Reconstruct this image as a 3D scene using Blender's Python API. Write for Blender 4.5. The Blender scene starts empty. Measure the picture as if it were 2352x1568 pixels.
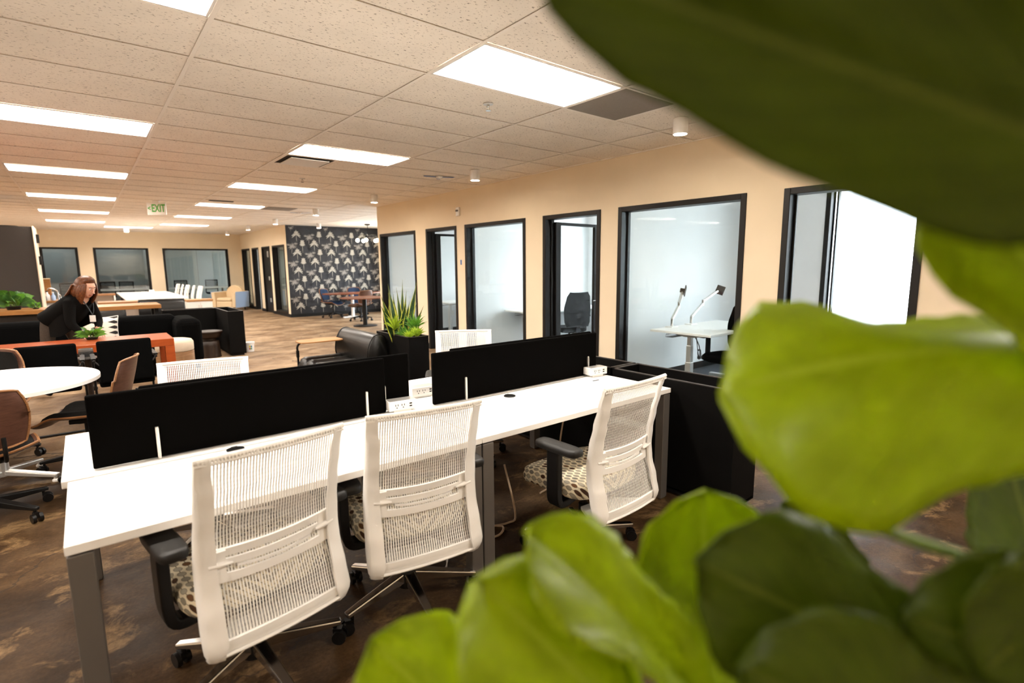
import bpy, bmesh, math, random
from mathutils import Vector, Matrix, Euler
random.seed(7)
PI = math.pi
scene = bpy.context.scene
COL = scene.collection

# ------------------------------------------------------------------ camera, world, exposure
IMG_W, F_PX = 2352.0, 1201.6
cam_data = bpy.data.cameras.new('camera')
cam_data.sensor_width = 36.0
cam_data.lens = 36.0 * F_PX / IMG_W
cam_data.clip_start = 0.02
cam_data.clip_end = 300
cam = bpy.data.objects.new('camera', cam_data)
COL.objects.link(cam)
YAW, PITCH, ROLL = 0.6823, -0.1463, -0.0084
_f = Vector((math.sin(YAW) * math.cos(PITCH), math.cos(YAW) * math.cos(PITCH), math.sin(PITCH)))
_r = Vector((math.cos(YAW), -math.sin(YAW), 0))
_u = _r.cross(_f)
_r2 = _r * math.cos(ROLL) + _u * math.sin(ROLL)
_u2 = -_r * math.sin(ROLL) + _u * math.cos(ROLL)
cam.matrix_world = Matrix(((_r2.x, _u2.x, -_f.x, -0.6125), (_r2.y, _u2.y, -_f.y, -3.0853),
                           (_r2.z, _u2.z, -_f.z, 1.539), (0, 0, 0, 1)))
cam_data.dof.use_dof = True
cam_data.dof.focus_distance = 3.4
cam_data.dof.aperture_fstop = 1.9
scene.camera = cam

world = bpy.data.worlds.new('world')
scene.world = world
world.use_nodes = True
_bg = world.node_tree.nodes['Background']
_bg.inputs[0].default_value = (0.87, 0.94, 1.0, 1)
_bg.inputs[1].default_value = 1.75

scene.view_settings.view_transform = 'Standard'
scene.view_settings.look = 'None'
scene.view_settings.exposure = 3.05
scene.view_settings.gamma = 1.0
scene.view_settings.use_curve_mapping = False
try:
    scene.cycles.max_bounces = 6
    scene.cycles.diffuse_bounces = 5
    scene.cycles.transparent_max_bounces = 16
    scene.cycles.sample_clamp_indirect = 6.0
    scene.cycles.use_denoising = True
    scene.cycles.use_adaptive_sampling = True
    scene.cycles.adaptive_threshold = 0.04
    scene.cycles.adaptive_min_samples = 16
except Exception:
    pass

TROFFER = 9.0           # strength of the ceiling troffers' lamps
LAMP_COL = (1.0, 0.925, 0.83)
CEIL = 2.743

# ------------------------------------------------------------------ mesh helpers
class MB:
    def __init__(s):
        s.v, s.f, s.m = [], [], []
    def add(s, vs, fs, mi=0):
        o = len(s.v)
        s.v += [tuple(p) for p in vs]
        s.f += [tuple(i + o for i in f) for f in fs]
        s.m += [mi] * len(fs)
        return s
    def box(s, x0, x1, y0, y1, z0, z1, mi=0):
        return s.add([(x0, y0, z0), (x1, y0, z0), (x1, y1, z0), (x0, y1, z0), (x0, y0, z1), (x1, y0, z1), (x1, y1, z1), (x0, y1, z1)],
                     [(0, 3, 2, 1), (4, 5, 6, 7), (0, 1, 5, 4), (1, 2, 6, 5), (2, 3, 7, 6), (3, 0, 4, 7)], mi)
    def obox(s, c, size, rot=(0, 0, 0), mi=0):
        R = Euler(rot).to_matrix()
        hx, hy, hz = size[0] / 2, size[1] / 2, size[2] / 2
        vs = [Vector(c) + R @ Vector(p) for p in [(-hx, -hy, -hz), (hx, -hy, -hz), (hx, hy, -hz), (-hx, hy, -hz), (-hx, -hy, hz), (hx, -hy, hz), (hx, hy, hz), (-hx, hy, hz)]]
        return s.add(vs, [(0, 3, 2, 1), (4, 5, 6, 7), (0, 1, 5, 4), (1, 2, 6, 5), (2, 3, 7, 6), (3, 0, 4, 7)], mi)
    def beam(s, p0, p1, w, h, up=(0, 0, 1), w1=None, h1=None, mi=0):
        p0, p1 = Vector(p0), Vector(p1)
        d = (p1 - p0).normalized()
        x = d.cross(Vector(up))
        if x.length < 1e-4:
            x = d.cross(Vector((1, 0, 0)))
        x.normalize()
        y = x.cross(d)
        w1 = w if w1 is None else w1
        h1 = h if h1 is None else h1
        vs = []
        for p, a, b in ((p0, w, h), (p1, w1, h1)):
            vs += [p - x * a / 2 - y * b / 2, p + x * a / 2 - y * b / 2, p + x * a / 2 + y * b / 2, p - x * a / 2 + y * b / 2]
        return s.add(vs, [(3, 2, 1, 0), (4, 5, 6, 7), (0, 1, 5, 4), (1, 2, 6, 5), (2, 3, 7, 6), (3, 0, 4, 7)], mi)
    def tube(s, pts, r, n=8, closed=False, flat=1.0, mi=0):
        pts = [Vector(p) for p in pts]
        N = len(pts)
        rs = [r] * N if isinstance(r, (int, float)) else list(r)
        vs, fs = [], []
        prev = None
        for i, p in enumerate(pts):
            if closed:
                t = pts[(i + 1) % N] - pts[i - 1]
            else:
                t = pts[min(i + 1, N - 1)] - pts[max(i - 1, 0)]
            t.normalize()
            if prev is None:
                a = t.cross(Vector((0, 0, 1)))
                if a.length < 1e-3:
                    a = t.cross(Vector((1, 0, 0)))
            else:
                a = prev - t * prev.dot(t)
            a.normalize()
            prev = a
            b = t.cross(a)
            for k in range(n):
                q = 2 * PI * k / n
                vs.append(p + a * math.cos(q) * rs[i] + b * math.sin(q) * rs[i] * flat)
        M = N if closed else N - 1
        for i in range(M):
            for k in range(n):
                j = (i + 1) % N
                fs.append((i * n + k, i * n + (k + 1) % n, j * n + (k + 1) % n, j * n + k))
        if not closed:
            fs.append(tuple(range(n - 1, -1, -1)))
            fs.append(tuple((N - 1) * n + k for k in range(n)))
        return s.add(vs, fs, mi)
    def cyl(s, p0, p1, r0, r1=None, n=16, mi=0):
        return s.tube([p0, p1], [r0, r0 if r1 is None else r1], n, mi=mi)
    def lathe(s, prof, n=24, c=(0, 0, 0), mi=0):
        vs, fs = [], []
        for r, z in prof:
            for k in range(n):
                a = 2 * PI * k / n
                vs.append((c[0] + r * math.cos(a), c[1] + r * math.sin(a), c[2] + z))
        for i in range(len(prof) - 1):
            for k in range(n):
                fs.append((i * n + k, i * n + (k + 1) % n, (i + 1) * n + (k + 1) % n, (i + 1) * n + k))
        fs.append(tuple(range(n - 1, -1, -1)))
        fs.append(tuple((len(prof) - 1) * n + k for k in range(n)))
        return s.add(vs, fs, mi)
    def loft(s, rings, cap=True, mi=0):
        n = len(rings[0])
        vs = [p for r in rings for p in r]
        fs = []
        for i in range(len(rings) - 1):
            for k in range(n):
                fs.append((i * n + k, i * n + (k + 1) % n, (i + 1) * n + (k + 1) % n, (i + 1) * n + k))
        if cap:
            fs.append(tuple(range(n - 1, -1, -1)))
            fs.append(tuple((len(rings) - 1) * n + k for k in range(n)))
        return s.add(vs, fs, mi)
    def shell(s, fn, nu, nv, th=0.0, mi=0):
        """surface fn(u,v) on [0,1]^2, given thickness th along its normal"""
        P = [[Vector(fn(i / nu, j / nv)) for j in range(nv + 1)] for i in range(nu + 1)]
        vs, fs = [], []
        def nrm(i, j):
            a = P[min(i + 1, nu)][j] - P[max(i - 1, 0)][j]
            b = P[i][min(j + 1, nv)] - P[i][max(j - 1, 0)]
            c = a.cross(b)
            return c.normalized() if c.length > 1e-12 else Vector((0, 0, 1))
        W = nv + 1
        for i in range(nu + 1):
            for j in range(nv + 1):
                vs.append(P[i][j])
        for i in range(nu):
            for j in range(nv):
                fs.append((i * W + j, (i + 1) * W + j, (i + 1) * W + j + 1, i * W + j + 1))
        if th:
            o = len(vs)
            for i in range(nu + 1):
                for j in range(nv + 1):
                    vs.append(P[i][j] - nrm(i, j) * th)
            for i in range(nu):
                for j in range(nv):
                    fs.append((o + i * W + j, o + i * W + j + 1, o + (i + 1) * W + j + 1, o + (i + 1) * W + j))
            def edge(a, b):
                fs.append((a, b, o + b, o + a))
            for i in range(nu):
                edge((i + 1) * W, i * W)
                edge(i * W + nv, (i + 1) * W + nv)
            for j in range(nv):
                edge(j, j + 1)
                edge(nu * W + j + 1, nu * W + j)
        return s.add(vs, fs, mi)
    def prism(s, poly, z0, z1, mi=0):
        n = len(poly)
        vs = [(p[0], p[1], z0) for p in poly] + [(p[0], p[1], z1) for p in poly]
        fs = [tuple(range(n - 1, -1, -1)), tuple(range(n, 2 * n))]
        fs += [(k, (k + 1) % n, n + (k + 1) % n, n + k) for k in range(n)]
        return s.add(vs, fs, mi)
    def mesh(s, name, mats, smooth=None):
        me = bpy.data.meshes.new(name)
        me.from_pydata(s.v, [], s.f)
        if not isinstance(mats, (list, tuple)):
            mats = [mats]
        for m in mats:
            me.materials.append(m)
        if len(mats) > 1:
            me.polygons.foreach_set('material_index', s.m)
        if smooth is not None:
            me.polygons.foreach_set('use_smooth', [True] * len(me.polygons))
            me.set_sharp_from_angle(angle=math.radians(smooth))
        me.update()
        return me
    def build(s, name, mats, parent=None, bevel=0.0, smooth=None, seg=2, loc=None):
        o = bpy.data.objects.new(name, s.mesh(name, mats, smooth))
        COL.objects.link(o)
        if parent is not None:
            o.parent = parent
        if loc is not None:
            o.location = loc
        if bevel:
            b = o.modifiers.new('bevel', 'BEVEL')
            b.width = bevel
            b.segments = seg
            b.limit_method = 'ANGLE'
            b.angle_limit = math.radians(40)
        return o

def tag(o, label, cat, group=None):
    o['label'] = label
    o['category'] = cat
    if group:
        o['group'] = group
    return o
def struct(o):
    o['kind'] = 'structure'
    return o
def stuff(o):
    o['kind'] = 'stuff'
    return o
def thing(name, label, cat, loc=(0, 0, 0), rz=0.0, group=None):
    o = bpy.data.objects.new(name, None)
    o.empty_display_size = 0.1
    COL.objects.link(o)
    o.location = loc
    o.rotation_euler = (0, 0, rz)
    return tag(o, label, cat, group)
def copy_part(ch, parent):
    c = ch.copy()
    COL.objects.link(c)
    c.parent = parent
    for g in ch.children:
        copy_part(g, c)
    return c
def copy_thing(root, label, loc, rz, group=None, skip=()):
    r = root.copy()
    COL.objects.link(r)
    r.location = loc
    r.rotation_euler = (0, 0, rz)
    r['label'] = label
    if group:
        r['group'] = group
    for ch in list(root.children):
        if ch.name.split('.')[0] not in skip:
            copy_part(ch, r)
    return r
def linked(name, me, parent, loc=(0, 0, 0), rot=(0, 0, 0), scale=(1, 1, 1)):
    o = bpy.data.objects.new(name, me)
    COL.objects.link(o)
    if parent is not None:
        o.parent = parent
    o.location = loc
    o.rotation_euler = rot
    o.scale = scale
    return o
def smoothstep(a, b, x):
    t = min(1, max(0, (x - a) / (b - a)))
    return t * t * (3 - 2 * t)
def interp(pts, x):
    if x <= pts[0][0]:
        return pts[0][1]
    for (a, b), (c, d) in zip(pts, pts[1:]):
        if x <= c:
            t = (x - a) / (c - a)
            t = t * t * (3 - 2 * t)
            return b + (d - b) * t
    return pts[-1][1]
def spline(pts, n):
    """Catmull-Rom through pts, n samples per span"""
    P = [Vector(p) for p in pts]
    P = [P[0] * 2 - P[1]] + P + [P[-1] * 2 - P[-2]]
    out = []
    for i in range(1, len(P) - 2):
        for k in range(n):
            t = k / n
            a, b, c, d = P[i - 1], P[i], P[i + 1], P[i + 2]
            out.append(0.5 * ((2 * b) + (c - a) * t + (2 * a - 5 * b + 4 * c - d) * t * t + (3 * b - a - 3 * c + d) * t ** 3))
    out.append(P[-2])
    return out

# ------------------------------------------------------------------ materials
def nmat(name):
    m = bpy.data.materials.new(name)
    m.use_nodes = True
    nt = m.node_tree
    return m, nt, nt.nodes['Principled BSDF']
def setp(b, **kw):
    for k, v in kw.items():
        k = k.replace('_', ' ')
        if k in b.inputs:
            b.inputs[k].default_value = v
def pm(name, col, rough=0.5, metal=0.0, spec=0.5, var=0.0, scale=20.0, bump=0.0, bscale=200.0, stretch=(1, 1, 1)):
    """plain coloured material with a little procedural variation"""
    m, nt, b = nmat(name)
    setp(b, Base_Color=(*col, 1), Roughness=rough, Metallic=metal)
    b.inputs['Specular IOR Level'].default_value = spec
    if var or bump:
        tc = nt.nodes.new('ShaderNodeTexCoord')
        mp = nt.nodes.new('ShaderNodeMapping')
        mp.inputs['Scale'].default_value = stretch
        nt.links.new(tc.outputs['Object'], mp.inputs[0])
    if var:
        n = nt.nodes.new('ShaderNodeTexNoise')
        n.inputs['Scale'].default_value = scale
        n.inputs['Detail'].default_value = 4
        nt.links.new(mp.outputs[0], n.inputs['Vector'])
        r = nt.nodes.new('ShaderNodeValToRGB')
        r.color_ramp.elements[0].position = 0.3
        r.color_ramp.elements[1].position = 0.7
        r.color_ramp.elements[0].color = (*[max(0, c * (1 - var)) for c in col], 1)
        r.color_ramp.elements[1].color = (*[min(1, c * (1 + var)) for c in col], 1)
        nt.links.new(n.outputs[0], r.inputs[0])
        nt.links.new(r.outputs[0], b.inputs['Base Color'])
    if bump:
        n2 = nt.nodes.new('ShaderNodeTexNoise')
        n2.inputs['Scale'].default_value = bscale
        nt.links.new(mp.outputs[0], n2.inputs['Vector'])
        bp = nt.nodes.new('ShaderNodeBump')
        bp.inputs['Strength'].default_value = bump
        bp.inputs['Distance'].default_value = 0.002
        nt.links.new(n2.outputs[0], bp.inputs['Height'])
        nt.links.new(bp.outputs[0], b.inputs['Normal'])
    return m
def emat(name, col, strength):
    m, nt, b = nmat(name)
    setp(b, Base_Color=(0.8, 0.8, 0.8, 1), Roughness=0.5)
    b.inputs['Emission Color'].default_value = (*col, 1)
    b.inputs['Emission Strength'].default_value = strength
    return m
def glassmat(name, tint=(1, 1, 1), ior=1.5):
    m = bpy.data.materials.new(name)
    m.use_nodes = True
    nt = m.node_tree
    nt.nodes.clear()
    out = nt.nodes.new('ShaderNodeOutputMaterial')
    tr = nt.nodes.new('ShaderNodeBsdfTransparent')
    tr.inputs[0].default_value = (*tint, 1)
    gl = nt.nodes.new('ShaderNodeBsdfGlossy')
    gl.inputs['Roughness'].default_value = 0.02
    # Schlick reflectance, the same from both sides of the thin pane
    ge = nt.nodes.new('ShaderNodeNewGeometry')
    dt = nt.nodes.new('ShaderNodeVectorMath')
    dt.operation = 'DOT_PRODUCT'
    nt.links.new(ge.outputs['Normal'], dt.inputs[0])
    nt.links.new(ge.outputs['Incoming'], dt.inputs[1])
    f0 = ((ior - 1) / (ior + 1)) ** 2
    om = mth(nt, 'SUBTRACT', 1.0, mth(nt, 'ABSOLUTE', dt.outputs['Value']))
    fr = mth(nt, 'ADD', mth(nt, 'MULTIPLY', mth(nt, 'POWER', om, 5.0), 1 - f0), f0)
    mx = nt.nodes.new('ShaderNodeMixShader')
    nt.links.new(fr, mx.inputs[0])
    nt.links.new(tr.outputs[0], mx.inputs[1])
    nt.links.new(gl.outputs[0], mx.inputs[2])
    nt.links.new(mx.outputs[0], out.inputs[0])
    return m
def noise_ramp(nt, vec, scale, stops, detail=6, rough=0.6, dist=0.0):
    n = nt.nodes.new('ShaderNodeTexNoise')
    n.inputs['Scale'].default_value = scale
    n.inputs['Detail'].default_value = detail
    n.inputs['Roughness'].default_value = rough
    n.inputs['Distortion'].default_value = dist
    nt.links.new(vec, n.inputs['Vector'])
    r = nt.nodes.new('ShaderNodeValToRGB')
    e = r.color_ramp.elements
    while len(e) < len(stops):
        e.new(0.5)
    for el, (p, c) in zip(e, stops):
        el.position = p
        el.color = (*c, 1) if len(c) == 3 else c
    nt.links.new(n.outputs[0], r.inputs[0])
    return r
def mixc(nt, fac, a, b, mode='MIX'):
    x = nt.nodes.new('ShaderNodeMix')
    x.data_type = 'RGBA'
    x.blend_type = mode
    for sock, val in ((x.inputs[0], fac), (x.inputs[6], a), (x.inputs[7], b)):
        if hasattr(val, 'links'):
            nt.links.new(val, sock)
        elif isinstance(val, (int, float)):
            sock.default_value = val
        else:
            sock.default_value = (*val, 1)
    return x.outputs[2]
def mth(nt, op, a, b=None, c=None):
    x = nt.nodes.new('ShaderNodeMath')
    x.operation = op
    for i, val in enumerate((a, b, c)):
        if val is None:
            continue
        if hasattr(val, 'links'):
            nt.links.new(val, x.inputs[i])
        else:
            x.inputs[i].default_value = val
    return x.outputs[0]

def floor_mat():
    m, nt, b = nmat('stained_concrete')
    tc = nt.nodes.new('ShaderNodeTexCoord')
    v = tc.outputs['Object']
    mp = nt.nodes.new('ShaderNodeMapping')
    mp.inputs['Scale'].default_value = (0.7, 1.0, 1.0)
    mp.inputs['Rotation'].default_value = (0, 0, 0.35)
    nt.links.new(v, mp.inputs[0])
    base = noise_ramp(nt, mp.outputs[0], 1.1, [(0.34, (0.010, 0.0048, 0.0018)), (0.46, (0.032, 0.0165, 0.0065)), (0.58, (0.066, 0.036, 0.0155)), (0.72, (0.12, 0.074, 0.036))], 9, 0.66, 0.35)
    pat = noise_ramp(nt, mp.outputs[0], 4.2, [(0.54, (0, 0, 0)), (0.63, (1, 1, 1))], 9, 0.68, 0.5)
    c1 = mixc(nt, mth(nt, 'MULTIPLY', pat.outputs[0], 0.5), base.outputs[0], (0.30, 0.185, 0.085))
    grain = noise_ramp(nt, v, 60, [(0.3, (0.45, 0.45, 0.45)), (0.7, (1.5, 1.5, 1.5))], 6, 0.8)
    c2 = mixc(nt, 0.8, c1, grain.outputs[0], 'MULTIPLY')
    # the open hall beyond the desks is coloured a lighter tan
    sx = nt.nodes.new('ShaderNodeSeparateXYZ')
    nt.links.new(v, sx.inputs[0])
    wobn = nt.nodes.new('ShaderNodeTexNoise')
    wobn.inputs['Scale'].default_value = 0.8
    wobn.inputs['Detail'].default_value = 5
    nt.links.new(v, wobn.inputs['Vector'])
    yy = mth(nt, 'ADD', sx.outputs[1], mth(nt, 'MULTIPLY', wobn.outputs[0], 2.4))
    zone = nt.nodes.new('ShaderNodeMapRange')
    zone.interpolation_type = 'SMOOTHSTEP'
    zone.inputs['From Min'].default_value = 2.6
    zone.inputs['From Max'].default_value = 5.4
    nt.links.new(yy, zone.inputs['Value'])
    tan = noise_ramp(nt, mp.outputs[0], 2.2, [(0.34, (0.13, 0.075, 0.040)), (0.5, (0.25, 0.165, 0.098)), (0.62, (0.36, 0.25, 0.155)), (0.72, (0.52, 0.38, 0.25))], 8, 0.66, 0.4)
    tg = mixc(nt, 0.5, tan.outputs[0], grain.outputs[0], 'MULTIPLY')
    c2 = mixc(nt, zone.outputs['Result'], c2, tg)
    # hairline cracks
    vo = nt.nodes.new('ShaderNodeTexVoronoi')
    vo.feature = 'DISTANCE_TO_EDGE'
    vo.inputs['Scale'].default_value = 0.55
    wob = nt.nodes.new('ShaderNodeTexNoise')
    wob.inputs['Scale'].default_value = 3.0
    wob.inputs['Detail'].default_value = 6
    nt.links.new(v, wob.inputs['Vector'])
    vm = nt.nodes.new('ShaderNodeVectorMath')
    vm.operation = 'MULTIPLY_ADD'
    nt.links.new(wob.outputs['Color'], vm.inputs[0])
    vm.inputs[1].default_value = (0.5, 0.5, 0.0)
    nt.links.new(v, vm.inputs[2])
    nt.links.new(vm.outputs[0], vo.inputs['Vector'])
    crk = mth(nt, 'LESS_THAN', vo.outputs['Distance'], 0.0022)
    c3 = mixc(nt, mth(nt, 'MULTIPLY', crk, 0.75), c2, (0.03, 0.02, 0.014))
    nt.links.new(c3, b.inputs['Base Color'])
    rr = noise_ramp(nt, v, 6, [(0.3, (0.42, 0.42, 0.42)), (0.7, (0.6, 0.6, 0.6))], 4)
    nt.links.new(rr.outputs[0], b.inputs['Roughness'])
    b.inputs['Specular IOR Level'].default_value = 0.12
    bp = nt.nodes.new('ShaderNodeBump')
    bp.inputs['Strength'].default_value = 0.25
    bp.inputs['Distance'].default_value = 0.002
    nt.links.new(grain.outputs[0], bp.inputs['Height'])
    nt.links.new(bp.outputs[0], b.inputs['Normal'])
    return m
def tile_mat():
    m, nt, b = nmat('fissured_ceiling_tile')
    tc = nt.nodes.new('ShaderNodeTexCoord')
    mp = nt.nodes.new('ShaderNodeMapping')
    mp.inputs['Scale'].default_value = (55, 95, 60)
    nt.links.new(tc.outputs['Object'], mp.inputs[0])
    geo = nt.nodes.new('ShaderNodeNewGeometry')
    mp2 = nt.nodes.new('ShaderNodeMapping')
    mp2.inputs['Scale'].default_value = (48, 100, 60)
    nt.links.new(geo.outputs['Position'], mp2.inputs[0])
    fis = noise_ramp(nt, mp2.outputs[0], 1.0, [(0.33, (0.36, 0.30, 0.25)), (0.385, (0.93, 0.855, 0.765))], 3, 0.55, 0.6)
    soft = noise_ramp(nt, geo.outputs['Position'], 3, [(0.3, (0.96, 0.96, 0.96)), (0.7, (1.03, 1.03, 1.03))], 2)
    c = mixc(nt, 1.0, fis.outputs[0], soft.outputs[0], 'MULTIPLY')
    nt.links.new(c, b.inputs['Base Color'])
    setp(b, Roughness=0.95)
    b.inputs['Specular IOR Level'].default_value = 0.1
    return m
def wood_mat(name, dark, light, scale=9.0, stretch=(1, 12, 12), rough=0.4, spec=0.4):
    m, nt, b = nmat(name)
    tc = nt.nodes.new('ShaderNodeTexCoord')
    mp = nt.nodes.new('ShaderNodeMapping')
    mp.inputs['Scale'].default_value = stretch
    nt.links.new(tc.outputs['Object'], mp.inputs[0])
    r = noise_ramp(nt, mp.outputs[0], scale, [(0.3, dark), (0.7, light)], 6, 0.6, 0.8)
    nt.links.new(r.outputs[0], b.inputs['Base Color'])
    setp(b, Roughness=rough)
    b.inputs['Specular IOR Level'].default_value = spec
    return m
def oval_fabric():
    """beige upholstery with linked ovals in grey, taupe and brown"""
    m, nt, b = nmat('oval_print_fabric')
    tc = nt.nodes.new('ShaderNodeTexCoord')
    sp = nt.nodes.new('ShaderNodeSeparateXYZ')
    nt.links.new(tc.outputs['Object'], sp.inputs[0])
    u = mth(nt, 'DIVIDE', mth(nt, 'SUBTRACT', mth(nt, 'ABSOLUTE', sp.outputs[0]), sp.outputs[2]), 0.030)
    v = mth(nt, 'DIVIDE', mth(nt, 'ADD', sp.outputs[1], 5.0), 0.043)
    fu = mth(nt, 'FLOOR', u)
    odd = mth(nt, 'MULTIPLY', mth(nt, 'MODULO', mth(nt, 'ABSOLUTE', fu), 2.0), 0.5)
    v2 = mth(nt, 'ADD', v, odd)
    fv = mth(nt, 'FLOOR', v2)
    cu = mth(nt, 'SUBTRACT', mth(nt, 'SUBTRACT', u, fu), 0.5)
    cv = mth(nt, 'SUBTRACT', mth(nt, 'SUBTRACT', v2, fv), 0.5)
    d = mth(nt, 'ADD', mth(nt, 'POWER', mth(nt, 'DIVIDE', mth(nt, 'ABSOLUTE', cu), 0.42), 2.0), mth(nt, 'POWER', mth(nt, 'DIVIDE', mth(nt, 'ABSOLUTE', cv), 0.37), 2.0))
    inner = mth(nt, 'LESS_THAN', d, 0.78)
    ring = mth(nt, 'LESS_THAN', d, 1.0)
    link = mth(nt, 'LESS_THAN', mth(nt, 'ABSOLUTE', cu), 0.045)
    cb = nt.nodes.new('ShaderNodeCombineXYZ')
    nt.links.new(fu, cb.inputs[0])
    nt.links.new(fv, cb.inputs[1])
    wn = nt.nodes.new('ShaderNodeTexWhiteNoise')
    nt.links.new(cb.outputs[0], wn.inputs['Vector'])
    rp = nt.nodes.new('ShaderNodeValToRGB')
    rp.color_ramp.interpolation = 'CONSTANT'
    e = rp.color_ramp.elements
    for _ in range(3):
        e.new(0.5)
    for el, (p, c) in zip(e, [(0, (0.30, 0.27, 0.21)), (0.38, (0.40, 0.36, 0.28)), (0.62, (0.07, 0.035, 0.02)), (0.78, (0.20, 0.18, 0.15)), (0.92, (0.15, 0.075, 0.035))]):
        el.position = p
        el.color = (*c, 1)
    nt.links.new(wn.outputs['Value'], rp.inputs[0])
    c0 = mixc(nt, link, (0.74, 0.66, 0.49), (0.16, 0.12, 0.08))
    c1 = mixc(nt, ring, c0, (0.13, 0.095, 0.06))
    c2 = mixc(nt, inner, c1, rp.outputs[0])
    nt.links.new(c2, b.inputs['Base Color'])
    setp(b, Roughness=0.9)
    b.inputs['Specular IOR Level'].default_value = 0.15
    return m
def leaf_mat(name, top, vein, trans=0.5, rough=0.35, spec=0.45):
    m, nt, b = nmat(name)
    uv = nt.nodes.new('ShaderNodeUVMap')
    sp = nt.nodes.new('ShaderNodeSeparateXYZ')
    nt.links.new(uv.outputs[0], sp.inputs[0])
    au = mth(nt, 'ABSOLUTE', mth(nt, 'SUBTRACT', sp.outputs[0], 0.5))
    ph = mth(nt, 'SUBTRACT', mth(nt, 'MULTIPLY', sp.outputs[1], 9.0), mth(nt, 'MULTIPLY', au, 7.0))
    fr = mth(nt, 'ABSOLUTE', mth(nt, 'SUBTRACT', mth(nt, 'FRACT', ph), 0.5))
    side = mth(nt, 'GREATER_THAN', fr, 0.46)
    mid = mth(nt, 'LESS_THAN', au, 0.018)
    vf = mth(nt, 'MAXIMUM', mth(nt, 'MULTIPLY', side, 0.55), mid)
    blot = noise_ramp(nt, uv.outputs[0], 5, [(0.3, tuple(c * 0.8 for c in top)), (0.7, tuple(min(1, c * 1.2) for c in top))], 3)
    c = mixc(nt, vf, blot.outputs[0], vein)
    nt.links.new(c, b.inputs['Base Color'])
    setp(b, Roughness=rough)
    b.inputs['Specular IOR Level'].default_value = spec
    tl = nt.nodes.new('ShaderNodeBsdfTranslucent')
    tcol = mixc(nt, 1.0, c, (1.0, 1.0, 0.35), 'MULTIPLY')
    nt.links.new(tcol, tl.inputs[0])
    mx = nt.nodes.new('ShaderNodeMixShader')
    mx.inputs[0].default_value = trans
    nt.links.new(b.outputs[0], mx.inputs[1])
    nt.links.new(tl.outputs[0], mx.inputs[2])
    nt.links.new(mx.outputs[0], nt.nodes['Material Output'].inputs[0])
    return m
def mesh_fabric_noise():
    return pm('white_back_mesh', (0.86, 0.84, 0.80), 0.6)

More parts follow.
